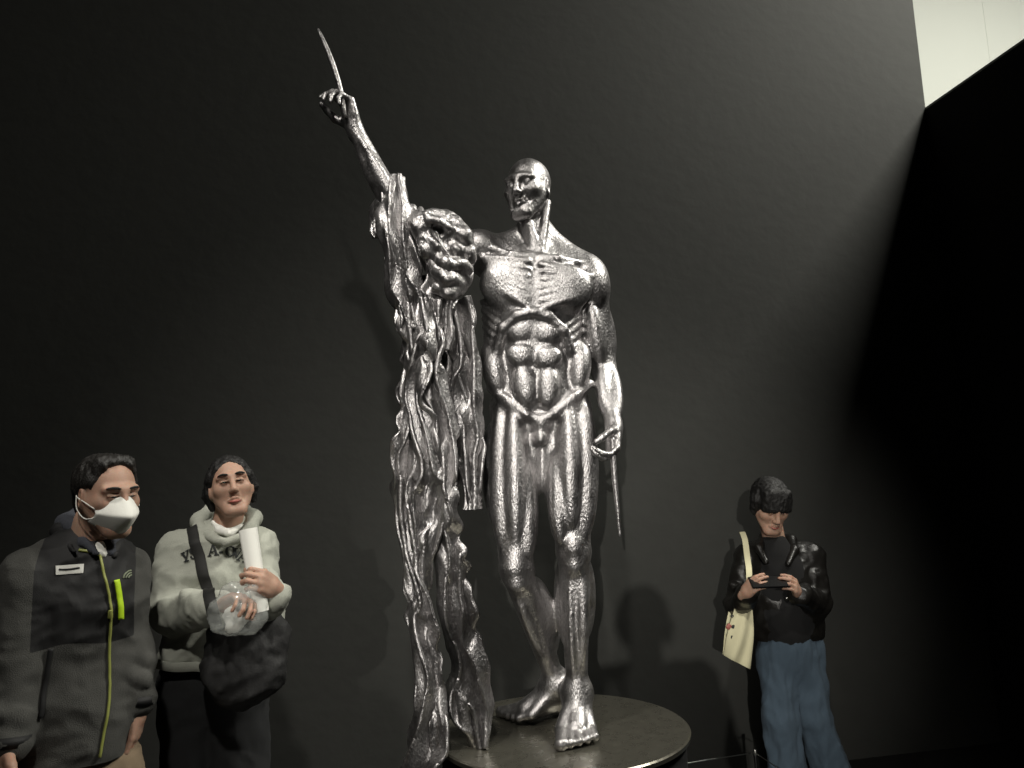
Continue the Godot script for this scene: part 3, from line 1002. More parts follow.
func drape(root: Node3D) -> void:
	var bits := []
	# over the forearm
	bits.append(cloth([Vector3(-0.432, 2.791, -2.9), Vector3(-0.441, 2.656, -2.84), Vector3(-0.414, 2.507, -2.82), Vector3(-0.398, 2.334, -2.84), Vector3(-0.378, 2.162, -2.86)], [0.03, 0.062, 0.06, 0.065, 0.05], [0.3, 0.2, 0.1, 0.2, 0.3], 1.6, 0.016, 3, 70))
	bits.append(cloth([Vector3(-0.47, 2.717, -2.9), Vector3(-0.512, 2.693, -2.93), Vector3(-0.529, 2.63, -2.95), Vector3(-0.522, 2.563, -2.95)], [0.02, 0.022, 0.02, 0.008], [0.5, 0.8, 0.6, 0.4], 1.0, 0.01, 9, 40, 12))
	# the gathered upper part
	var g := Field.new()
	g.ell(Vector3(-0.24, 2.487, -2.88), Vector3(0.098, 0.15, 0.085), Basis(Vector3(0, 0, 1), 0.25), 0.03)
	g.ell(Vector3(-0.294, 2.564, -2.86), Vector3(0.055, 0.06, 0.06), Basis.IDENTITY, 0.03)
	g.ell(Vector3(-0.227, 2.355, -2.87), Vector3(0.075, 0.06, 0.07), Basis.IDENTITY, 0.03)
	for q in [[Vector3(-0.327, 2.599, -2.82), Vector3(-0.256, 2.554, -2.79), Vector3(-0.168, 2.52, -2.82)], [Vector3(-0.337, 2.544, -2.82), Vector3(-0.251, 2.465, -2.785), Vector3(-0.148, 2.451, -2.83)], [Vector3(-0.314, 2.476, -2.81), Vector3(-0.23, 2.403, -2.79), Vector3(-0.147, 2.383, -2.84)], [Vector3(-0.286, 2.396, -2.81), Vector3(-0.225, 2.333, -2.79), Vector3(-0.171, 2.326, -2.83)], [Vector3(-0.191, 2.576, -2.84), Vector3(-0.164, 2.512, -2.82), Vector3(-0.141, 2.43, -2.84)], [Vector3(-0.363, 2.648, -2.86), Vector3(-0.328, 2.567, -2.82), Vector3(-0.299, 2.451, -2.81)], [Vector3(-0.266, 2.312, -2.82), Vector3(-0.22, 2.287, -2.81), Vector3(-0.184, 2.321, -2.84)]]:
		g.chain(q, [0.013, 0.024, 0.012], 0.016)
	g.chain([Vector3(-0.264, 2.546, -2.79), Vector3(-0.234, 2.485, -2.775), Vector3(-0.207, 2.416, -2.785)], [0.012, 0.016, 0.01], 0.02, -1)
	g.wrinkle(77, 4.5, 0.022, Vector3(1, 0.7, 1))
	bits.append(g.mesh(0.0075))
	bits.append(cloth([Vector3(-0.334, 2.638, -2.88), Vector3(-0.311, 2.538, -2.83), Vector3(-0.27, 2.411, -2.81), Vector3(-0.262, 2.269, -2.84), Vector3(-0.285, 2.08, -2.86)], [0.02, 0.035, 0.045, 0.06, 0.06], [0.3, 0.2, 0.1, 0.2, 0.2], 1.7, 0.022, 17, 70))
	# the long hanging lengths
	bits.append(cloth([Vector3(-0.322, 2.393, -2.92), Vector3(-0.306, 2.133, -2.93), Vector3(-0.3, 1.859, -2.95), Vector3(-0.308, 1.626, -2.96), Vector3(-0.338, 1.436, -2.97)], [0.09, 0.12, 0.125, 0.115, 0.07], [0.0, 0.1, 0.0, -0.1, 0.0], 3.6, 0.032, 23))
	bits.append(cloth([Vector3(-0.396, 2.283, -2.87), Vector3(-0.373, 2.045, -2.86), Vector3(-0.378, 1.778, -2.87), Vector3(-0.419, 1.536, -2.88), Vector3(-0.405, 1.295, -2.9), Vector3(-0.373, 1.076, -2.9), Vector3(-0.347, 0.867, -2.88), Vector3(-0.345, 0.717, -2.86), Vector3(-0.382, 0.566, -2.84)], [0.035, 0.05, 0.065, 0.055, 0.045, 0.05, 0.05, 0.07, 0.07], [0.4, 0.1, -0.3, 0.3, 0.7, 0.1, -0.3, 0.1, 0.3], 1.7, 0.022, 31, 240))
	bits.append(cloth([Vector3(-0.205, 2.282, -2.9), Vector3(-0.18, 2.102, -2.9), Vector3(-0.184, 1.89, -2.92), Vector3(-0.177, 1.678, -2.93), Vector3(-0.176, 1.469, -2.93)], [0.05, 0.05, 0.06, 0.05, 0.025], [0.2, -0.2, 0.3, -0.1, 0.4], 1.8, 0.022, 41))
	bits.append(cloth([Vector3(-0.277, 2.27, -2.84), Vector3(-0.308, 2, -2.84), Vector3(-0.277, 1.773, -2.85), Vector3(-0.3, 1.55, -2.86), Vector3(-0.265, 1.344, -2.9), Vector3(-0.245, 1.137, -2.94), Vector3(-0.216, 0.914, -2.96), Vector3(-0.199, 0.737, -2.95), Vector3(-0.169, 0.608, -2.93)], [0.05, 0.05, 0.065, 0.07, 0.06, 0.062, 0.068, 0.07, 0.03], [-0.3, 0.3, 0.0, 0.4, 0.1, -0.2, 0.2, 0.0, 0.4], 1.8, 0.022, 53, 240))
	bits.append(cloth([Vector3(-0.332, 2.268, -2.82), Vector3(-0.324, 2.071, -2.8), Vector3(-0.35, 1.886, -2.82), Vector3(-0.321, 1.68, -2.82), Vector3(-0.322, 1.496, -2.85), Vector3(-0.354, 1.295, -2.88), Vector3(-0.355, 1.184, -2.9)], [0.025, 0.035, 0.045, 0.05, 0.05, 0.04, 0.01], [0.6, 0.1, 0.7, 0.2, -0.2, 0.3, 0.2], 1.3, 0.02, 61, 170))
	part("drape", join(bits), M.silver, root)
	part("base_plate", moved(lathe([Vector2(0.0, 0.0), Vector2(0.484, 0.0), Vector2(0.49, -0.005), Vector2(0.488, -0.02), Vector2(0.0, -0.02)], 96), Transform3D(Basis.IDENTITY, Vector3(0.14, FIG, -3.115))), M.plate, root)

func plinth() -> void:
	var root := node("round_plinth", Vector3(0.14, 0, -3.115))
	tag(root, "round black plinth under the silver statue", "plinth")
	part("drum", moved(lathe([Vector2(0.0, FIG - 0.02), Vector2(0.462, FIG - 0.02), Vector2(0.47, FIG - 0.028), Vector2(0.47, 0.06), Vector2(0.45, 0.055), Vector2(0.45, 0.0), Vector2(0.0, 0.0)], 96), Transform3D(Basis.IDENTITY, root.position)), M.black, root)

func barrier() -> void:
	var root := node("wire_barrier", room(-3.0, 0, 0.5))
	tag(root, "low wire barrier on slim posts around the plinth", "barrier")
	var top := 0.3
	var corners := [Vector3(-0.45, 0.3, -3.78), Vector3(0.617, 0.3, -3.547), Vector3(1.038, 0.3, -3.666), Vector3(1.2, 0.3, -2.82)]
	for i in corners.size():
		var c: Vector3 = corners[i]
		part("post", tube([Vector3(c.x, 0.0, c.z), Vector3(c.x, 0.012, c.z), Vector3(c.x, 0.013, c.z), Vector3(c.x, top + 0.012, c.z)], [0.06, 0.06, 0.006, 0.006], 12), M.lamp_black, root)
		part("post_cap", tube([c - Vector3(0, 0.012, 0), c + Vector3(0, 0.014, 0)], [0.009, 0.009], 10), M.wire, root)
		if i:
			part("wire", tube([corners[i - 1], c], [0.0022, 0.0022], 6), M.wire, root)

# ---------- people ----------
func eyes_and_brows(t: Transform3D, parent: Node3D, hair: Material, open := 1.0) -> void:
	for e in [-1.0, 1.0]:
		var p := []
		var r := []
		for i in 9:
			var u := i / 8.0 * 2.0 - 1.0
			p.append(t * Vector3((0.03 + 0.0125 * u) * e, 0.0085 + 0.0018 * (1.0 - u * u), 0.0822 - 0.003 * u - 0.0035 * u * u))
			r.append(0.0008 + 0.0028 * open * (1.0 - u * u))
		part("eye", tube(p, r, 6), M.eye, parent)
		p = []
		r = []
		for i in 9:
			var u := i / 8.0 * 2.0 - 1.0
			p.append(t * Vector3((0.031 + 0.019 * u) * e, 0.034 + 0.003 * (1.0 - u * u), 0.0895 - 0.007 * u - 0.006 * u * u))
			r.append(0.0014 + 0.0026 * (1.0 - u * u))
		part("eyebrow", tube(p, r, 6), hair, parent)
	var lp := []
	var lr := []
	for i in 9:
		var u := i / 8.0 * 2.0 - 1.0
		lp.append(t * Vector3(0.021 * u, -0.0645 + 0.003 * u * u, 0.0895 - 0.009 * u * u))
		lr.append(0.001 + 0.0048 * (1.0 - u * u))
	part("lips", tube(lp, lr, 8), M.lip, parent)

# leg to the floor: cloth tube and a shoe
func legs(f: Field, hips: Array, knees: Array, feet: Array, r: Array) -> void:
	for i in 2:
		f.chain([hips[i], knees[i], feet[i] + Vector3(0, 0.07, 0)], r, 0.015)
	f.ell((hips[0] + hips[1]) / 2.0 + Vector3(0, 0.05, 0), Vector3((hips[0] - hips[1]).length() * 0.5 + r[0] * 0.95, 0.14 * minf(1.0, r[0] / 0.08), r[0] * 1.15), Basis.IDENTITY, 0.05)

func shoes(feet: Array, facing: Vector3, m: Material, parent: Node3D) -> void:
	for i in 2:
		var f := Field.new()
		var p: Vector3 = feet[i]
		p.y = 0.0
		f.cap(p + Vector3(0, 0.05, 0) - facing * 0.05, p + facing * 0.13 + Vector3(0, 0.038, 0), 0.045, 0.036, 0.03)
		f.cap(p + Vector3(0, 0.09, 0) - facing * 0.03, p + Vector3(0, 0.05, 0), 0.042, 0.045, 0.03)
		f.cap(p + Vector3(0, 0.014, 0) - facing * 0.06, p + facing * 0.145 + Vector3(0, 0.014, 0), 0.04, 0.04, 0.012)
		var a := f.mesh(0.012)
		part("shoe", split(a, func(v: Vector3) -> float: return v.y - 0.0)[0], m, parent)

# one printed letter, its outline laid onto the cloth
func letter(f: Field, text: String, at: Vector3, n: Vector3, tilt: float, size: float, m: Material, parent: Node3D) -> void:
	var tm := TextMesh.new()
	var fn := SystemFont.new()
	fn.font_names = PackedStringArray(["Droid Serif"])
	fn.font_weight = 700
	tm.font = fn
	tm.text = text
	tm.font_size = 64
	tm.pixel_size = size / 46.0
	tm.depth = 0.002
	var a := tm.get_mesh_arrays()
	var t := Transform3D(frame(Vector3.UP - n * n.y, n) * Basis(Vector3(0, 0, 1), tilt), at)
	var v := PackedVector3Array()
	for p in (a[Mesh.ARRAY_VERTEX] as PackedVector3Array):
		v.append(f.hit(t * Vector3(p.x, p.y, 0.3), -n) + n * (0.0035 + p.z))
	var idx: PackedInt32Array = a[Mesh.ARRAY_INDEX] if a[Mesh.ARRAY_INDEX] != null and a[Mesh.ARRAY_INDEX].size() else PackedInt32Array(range(v.size()))
	part("printed_letter", [v, idx], m, parent)

func hairdo(t: Transform3D, kind: String, sd: int) -> Field:
	var s := t.basis.get_scale().x
	var b := t.basis.orthonormalized()
	var f := Field.new()
	if kind == "short":
		f.ell(t * Vector3(0, 0.039, -0.024), Vector3(0.08, 0.084, 0.098) * s, b, 0.02)
		f.cap(t * Vector3(-0.035, 0.1, 0.022), t * Vector3(0.035, 0.1, 0.022), 0.02 * s, 0.02 * s, 0.03)
		f.cap(t * Vector3(0, -0.03, -0.075), t * Vector3(0, 0.05, -0.07), 0.052 * s, 0.05 * s, 0.03)
		f.ell(t * Vector3(0, -0.005, 0.075), Vector3(0.075, 0.112, 0.08) * s, b, 0.015, -1)
		for e in [-1.0, 1.0]:
			f.ell(t * Vector3(0.075 * e, -0.02, 0.008), Vector3(0.03, 0.048, 0.032) * s, b, 0.012, -1)
		f.ball(t * Vector3(0, -0.13, -0.05), 0.075 * s, 0.02, -1)
	elif kind == "tied":
		f.ell(t * Vector3(0, 0.042, -0.026), Vector3(0.08, 0.086, 0.1) * s, b, 0.02)
		f.cap(t * Vector3(0, -0.0, -0.095), t * Vector3(0, -0.06, -0.1), 0.05 * s, 0.035 * s, 0.03)
		f.chain([t * Vector3(0.07, 0.04, 0.01), t * Vector3(0.08, 0.0, -0.02), t * Vector3(0.078, -0.05, -0.035)], [0.016 * s, 0.018 * s, 0.012 * s], 0.02)
		f.chain([t * Vector3(-0.07, 0.04, 0.0), t * Vector3(-0.08, -0.01, -0.03), t * Vector3(-0.072, -0.06, -0.05)], [0.016 * s, 0.018 * s, 0.012 * s], 0.02)
		f.ell(t * Vector3(0, -0.015, 0.07), Vector3(0.073, 0.108, 0.078) * s, b, 0.014, -1)
	else:
		f.ell(t * Vector3(0, 0.045, -0.02), Vector3(0.086, 0.093, 0.103) * s, b, 0.02)
		f.cap(t * Vector3(-0.078, 0.04, 0.0), t * Vector3(-0.078, -0.02, 0.0), 0.026 * s, 0.018 * s, 0.02)
		f.cap(t * Vector3(0.078, 0.04, 0.0), t * Vector3(0.078, -0.02, 0.0), 0.026 * s, 0.018 * s, 0.02)
		f.cap(t * Vector3(0, -0.04, -0.08), t * Vector3(0, 0.05, -0.08), 0.055 * s, 0.055 * s, 0.03)
		f.ell(t * Vector3(0, -0.055, 0.08), Vector3(0.07, 0.09, 0.08) * s, b, 0.014, -1)
		for i in 7:
			var x := (i - 3) * 0.021
			f.cap(t * Vector3(x * 0.8, 0.1, 0.05), t * Vector3(x + 0.006, 0.03 - 0.01 * absf(i - 3.0) * 0.4, 0.086 - x * x * 6.0), 0.014 * s, 0.008 * s, 0.02)
	f.wrinkle(sd, 28.0, 0.006, Vector3(1.6, 0.5, 1.0))
	return f

func people() -> void:
	M.skin = grain(mat(Color(0.7, 0.56, 0.48), 0.6), 41, 0.05, 6.0, 0.6, 0.08)
	M.skin.subsurf_scatter_enabled = true
	M.skin.subsurf_scatter_strength = 0.15
	M.lip = mat(Color(0.62, 0.36, 0.32), 0.5)
	M.eye = mat(Color(0.06, 0.045, 0.04), 0.25)
	M.hair = grain(mat(Color(0.05, 0.046, 0.042), 0.6), 43, 0.06, 6.0, 6.0, 0.0, Vector3(2.5, 0.5, 2.5))
	M.hair_grey = grain(mat(Color(0.16, 0.15, 0.135), 0.5), 45, 0.06, 6.0, 6.0, 0.55, Vector3(2.5, 0.5, 2.5))
	M.fleece = grain(mat(Color(0.335, 0.335, 0.32), 1.0), 47, 0.09, 7.0, 5.0, 0.3)
	M.nylon = grain(mat(Color(0.08, 0.081, 0.084), 0.7), 49, 0.09, 8.0, 2.0, 0.2)
	M.lining = grain(mat(Color(0.26, 0.27, 0.3), 0.95), 51, 0.09, 8.0, 3.0, 0.2)
	M.lime = mat(Color(0.72, 0.86, 0.16), 0.5)
	M.zip = mat(Color(0.55, 0.57, 0.3), 0.45)
	M.paper = grain(mat(Color(0.92, 0.92, 0.89), 0.75), 53, 0.03, 6.0, 0.8)
	M.ink = mat(Color(0.16, 0.17, 0.17), 0.8)
	M.emblem = mat(Color(0.5, 0.53, 0.44), 0.6)
	M.beige = grain(mat(Color(0.55, 0.48, 0.39), 0.95), 55, 0.09, 8.0, 2.0, 0.15)
	M.hoodie = grain(mat(Color(0.74, 0.75, 0.7), 1.0), 57, 0.08, 7.0, 4.0, 0.22)
	M.darkjean = grain(mat(Color(0.15, 0.155, 0.16), 0.95), 59, 0.09, 8.0, 2.0, 0.3)
	M.strap = grain(mat(Color(0.09, 0.09, 0.08), 0.7), 61, 0.1, 9.0, 2.0)
	M.bag = grain(mat(Color(0.1, 0.1, 0.1), 0.75), 63, 0.05, 6.0, 2.0)
	M.leather = grain(mat(Color(0.085, 0.08, 0.072), 0.36), 65, 0.05, 7.0, 2.5)
	M.knit = grain(mat(Color(0.05, 0.05, 0.052), 0.95), 67, 0.1, 9.0, 2.0)
	M.denim = grain(mat(Color(0.28, 0.345, 0.4), 0.95), 69, 0.09, 8.0, 2.5, 0.3)
	M.canvas = grain(mat(Color(0.84, 0.82, 0.68), 0.95), 71, 0.1, 9.0, 1.5, 0.1)
	M.shoe = mat(Color(0.08, 0.08, 0.08), 0.5)
	M.phone = mat(Color(0.03, 0.03, 0.035), 0.25)
	M.film = mat(Color(0.9, 0.92, 0.9, 0.25), 0.12)
	M.film.transparency = BaseMaterial3D.TRANSPARENCY_ALPHA
	man_in_fleece()
	woman_in_hoodie()
	person_with_phone()
	visitors_behind()

func man_in_fleece() -> void:
	var root := node("person", Vector3(-1.28, 0, -2.24))
	tag(root, "person in a grey and black fleece jacket and white face mask", "person")
	var turn := Basis(Vector3.UP, deg_to_rad(24))
	var fwd := turn.z
	var side := turn.x
	var ht := Transform3D(Basis(Vector3.UP, deg_to_rad(57)) * Basis(Vector3.RIGHT, 0.16) * Basis(Vector3(0, 0, 1), 0.03), Vector3(-1.173, 1.574, -2.2)).scaled_local(Vector3.ONE * 0.96)
	# the body: head, neck, trunk, arms, hands, legs
	var hipA := Vector3(-1.304, 0.783, -2.2)
	var hipB := Vector3(-1.209, 0.751, -2.29)
	var feet := [Vector3(hipA.x - 0.02, 0, hipA.z), Vector3(hipB.x + 0.03, 0, hipB.z)]
	var knees := [hipA.lerp(feet[0], 0.48) + fwd * 0.02, hipB.lerp(feet[1], 0.48) + fwd * 0.02]
	var wrA := Vector3(-1.315, 0.958, -2.03)
	var wrB := Vector3(-1.1, 0.978, -2.26)
	var body := Field.new()
	body.cap(Vector3(-1.225, 1.507, -2.23), Vector3(-1.253, 1.388, -2.24), 0.055, 0.062, 0.03)
	body.ell(Vector3(-1.259, 1.227, -2.23), Vector3(0.15, 0.2, 0.09), turn, 0.04)
	body.ell(Vector3(-1.261, 0.955, -2.23), Vector3(0.12, 0.2, 0.08), turn, 0.05)
	body.chain([Vector3(-1.345, 1.359, -2.14), Vector3(-1.359, 1.127, -2.11), wrA], [0.05, 0.042, 0.028], 0.03)
	body.chain([Vector3(-1.181, 1.341, -2.3), Vector3(-1.141, 1.131, -2.3), wrB], [0.05, 0.042, 0.028], 0.03)
	legs(body, [hipA, hipB], knees, feet, [0.055, 0.045, 0.035])
	var hf := Field.new()
	head(hf, ht)
	hf.cap(ht * Vector3(0, -0.03, -0.03), Vector3(-1.232, 1.45, -2.23), 0.052, 0.055, 0.03)
	var hn := Field.new()
	hand(hn, wrA, Vector3(0.05, -1, 0.25), Vector3(0.85, 0.0, -0.2), 1.0, 1.0, [0.3, 0.35, 0.4, 0.45, 0.5])
	hand(hn, wrB, Vector3(-0.06, -1, 0.1), Vector3(-0.9, 0.0, 0.1), 0.9, -1.0, [0.35, 0.3, 0.35, 0.4, 0.45])
	part("body", join([body.mesh(0.018), hf.mesh(0.0038), hn.mesh(0.004)]), M.skin, root)
	eyes_and_brows(ht, root, M.hair, 0.7)
	part("hair", hairdo(ht, "short", 5).mesh(0.005), M.hair_grey, root)
	# jacket
	var j := Field.new()
	j.ell(Vector3(-1.26, 1.267, -2.225), Vector3(0.165, 0.21, 0.12), turn, 0.05)
	j.ell(Vector3(-1.265, 1.059, -2.225), Vector3(0.162, 0.26, 0.125), turn, 0.06)
	j.ell(Vector3(-1.268, 0.891, -2.225), Vector3(0.155, 0.22, 0.13), turn, 0.05)
	j.cap(Vector3(-1.259, 1.405, -2.24), Vector3(-1.346, 1.363, -2.15), 0.068, 0.07, 0.05)
	j.cap(Vector3(-1.259, 1.405, -2.24), Vector3(-1.188, 1.347, -2.33), 0.064, 0.066, 0.05)
	j.chain([Vector3(-1.344, 1.353, -2.14), Vector3(-1.355, 1.13, -2.1), Vector3(-1.324, 0.96, -2.04)], [0.074, 0.066, 0.05], 0.03)
	j.chain([Vector3(-1.181, 1.336, -2.3), Vector3(-1.141, 1.131, -2.3), Vector3(-1.106, 0.995, -2.26)], [0.06, 0.052, 0.042], 0.025)
	for q in [[Vector3(-1.352, 1.151, -2.05), Vector3(-1.31, 1.122, -2.08)], [Vector3(-1.357, 1.091, -2.03), Vector3(-1.303, 1.062, -2.06)], [Vector3(-1.339, 1.045, -2), Vector3(-1.287, 1.015, -2.03)], [Vector3(-1.136, 1.136, -2.25), Vector3(-1.093, 1.102, -2.27)], [Vector3(-1.125, 1.082, -2.22), Vector3(-1.08, 1.053, -2.24)]]:
		j.cap(q[0], q[1], 0.013, 0.012, 0.022)
	j.wrinkle(3, 3.2, 0.016, Vector3(1.0, 1.3, 1.0))
	var hem := Vector3(-1.244, 0.864, -2.2).y
	var yoke := Vector3(-1.189, 1.18, -2.11).y
	var cuffA := wrA.y - 0.005
	var jm: Array = split(j.mesh(0.008), func(v: Vector3) -> float: return v.y - (hem if (v - root.position).dot(side) > -0.2 and (v - root.position).dot(side) < 0.17 else -10.0))[0]
	var mid := Vector3(-1.258, 1.267, -2.225)
	var two := split(jm, func(v: Vector3) -> float: return minf(v.y - yoke - 0.006 * sin(v.x * 40.0), minf(0.098 + (v - mid).dot(side), 0.142 - (v - mid).dot(side)) - 0.1 * maxf(0.0, v.y - yoke - 0.2)))
	var jacket := part("jacket", two[1], M.fleece, root)
	var yk := part("yoke", two[0], M.nylon, jacket)
	yk.set_meta("label", "black chest and shoulder panel")
	var zip := ribbon(j, [Vector3(-0.543, -0.07, -1), Vector3(-0.537, -0.094, -1), Vector3(-0.529, -0.126, -1), Vector3(-0.526, -0.175, -1), Vector3(-0.526, -0.237, -1), Vector3(-0.531, -0.278, -1), Vector3(-0.537, -0.315, -1)], 0.0065, 0.004, 50)
	part("zipper", zip, M.zip, jacket)
	var lap := ribbon(j, [Vector3(-0.569, -0.06, -1), Vector3(-0.556, -0.064, -1), Vector3(-0.543, -0.07, -1)], 0.007, 0.004, 10)
	part("zipper", lap, M.zip, jacket)
	part("zipper_pull", tube([j.hit(EYE, Vector3(-0.528, -0.138, -1)) + fwd * 0.008, j.hit(EYE, Vector3(-0.527, -0.147, -1)) + fwd * 0.008], [0.006, 0.007], 8), M.zip, jacket)
	part("chest_pocket_zipper", ribbon(j, [Vector3(-0.522, -0.102, -1), Vector3(-0.518, -0.122, -1), Vector3(-0.515, -0.15, -1)], 0.014, 0.006, 14), M.lime, jacket)
	part("pocket_zipper", ribbon(j, [Vector3(-0.598, -0.182, -1), Vector3(-0.605, -0.221, -1), Vector3(-0.616, -0.267, -1)], 0.012, 0.005, 16), M.nylon, jacket)
	part("name_sticker", ribbon(j, [Vector3(-0.598, -0.086, -1), Vector3(-0.58, -0.085, -1), Vector3(-0.562, -0.085, -1)], 0.025, 0.003, 14), M.paper, jacket)
	part("sticker_writing", ribbon(j, [Vector3(-0.594, -0.085, -1), Vector3(-0.581, -0.085, -1), Vector3(-0.567, -0.084, -1)], 0.004, 0.0045, 10), M.ink, jacket)
	# small chest emblem: three nested quarter arcs over a bar
	var em := []
	for k in 3:
		var arc := []
		for i in 9:
			var a := i / 8.0 * PI * 0.5
			var r := 0.006 + 0.006 * k
			arc.append(j.hit(EYE, Vector3(-0.504, -0.099, -1) + Vector3(0.0065 - cos(a) * (0.002 + r), sin(a) * r * 0.9 + 0.001 - cos(a) * 0.002, 0) * 0.55) + fwd * 0.002)
		em.append(tube(arc, curve([0.0024, 0.0024], 8), 6))
	part("emblem", join(em), M.emblem, jacket)
	# cuffs and hem binding
	part("cuff", tube([wrA + Vector3(0, 0.02, 0), wrA + Vector3(0, -0.006, 0.004)], [0.05, 0.047], 20), M.nylon, jacket)
	part("cuff", tube([wrB + Vector3(0, 0.03, 0), wrB + Vector3(0, 0.004, 0.002)], [0.047, 0.044], 20), M.nylon, jacket)
	# collar with a lined hood
	var c := Field.new()
	c.chain([Vector3(-1.222, 1.425, -2.13), Vector3(-1.277, 1.448, -2.18), Vector3(-1.346, 1.478, -2.27), Vector3(-1.325, 1.495, -2.33), Vector3(-1.257, 1.467, -2.34), Vector3(-1.174, 1.428, -2.27), Vector3(-1.146, 1.405, -2.19)], [0.006, 0.014, 0.022, 0.026, 0.022, 0.014, 0.006], 0.02)
	c.wrinkle(8, 6.0, 0.008)
	part("collar", c.mesh(0.008), M.nylon, jacket)
	var ln := Field.new()
	ln.chain([Vector3(-1.175, 1.418, -2.15), Vector3(-1.232, 1.451, -2.18), Vector3(-1.282, 1.487, -2.22), Vector3(-1.344, 1.503, -2.29), Vector3(-1.325, 1.524, -2.35), Vector3(-1.252, 1.492, -2.33), Vector3(-1.187, 1.446, -2.26), Vector3(-1.155, 1.414, -2.19)], [0.007, 0.01, 0.016, 0.022, 0.024, 0.022, 0.018, 0.01], 0.02)
	ln.wrinkle(9, 7.0, 0.008)
	part("hood", ln.mesh(0.008), M.lining, jacket)
	var tee := Field.new()
	tee.cap(Vector3(-1.195, 1.429, -2.2), Vector3(-1.169, 1.413, -2.175), 0.024, 0.012, 0.02)
	part("undershirt", tee.mesh(0.007), M.paper, root)
	var tr := Field.new()
	legs(tr, [hipA, hipB], knees, feet, [0.098, 0.085, 0.075])
	tr.wrinkle(4, 4.0, 0.014)
	part("trousers", tr.mesh(0.014), M.beige, root)
	shoes(feet, fwd, M.shoe, root)
	# folded face mask with ear loops
	var g := []
	for r in 25:
		var v := 1.0 - r / 12.0
		for k in 25:
			var u := k / 12.0 - 1.0
			var nose := exp(-u * u * 30.0) * maxf(0.0, v) * 0.006
			g.append(ht * Vector3(0.064 * u, -0.044 + 0.006 * u * u + (0.052 + nose * 1.5) * v * (1.0 - 0.45 * u * u), 0.13 - 0.034 * pow(absf(v - 0.02), 1.15) - 0.07 * pow(absf(u), 1.8) - 0.006 * v * v + nose * 0.3))
	var mask := part("face_mask", shell(g, 25, 25, 0.003), M.paper, root)
	mask.set_meta("label", "white folded face mask")
	for e in [-1.0, 1.0]:
		for y in [0.012, -0.052]:
			part("ear_loop", tube(curve([ht * Vector3(0.067 * e, -0.03 + y * 0.4, 0.056), ht * Vector3(0.077 * e, -0.02 + y * 0.7, 0.025), ht * Vector3(0.085 * e, -0.006 + y * 0.5, -0.006), ht * Vector3(0.082 * e, 0.004, -0.02)], 12), curve([0.0016, 0.0016], 12), 6), M.paper, mask)

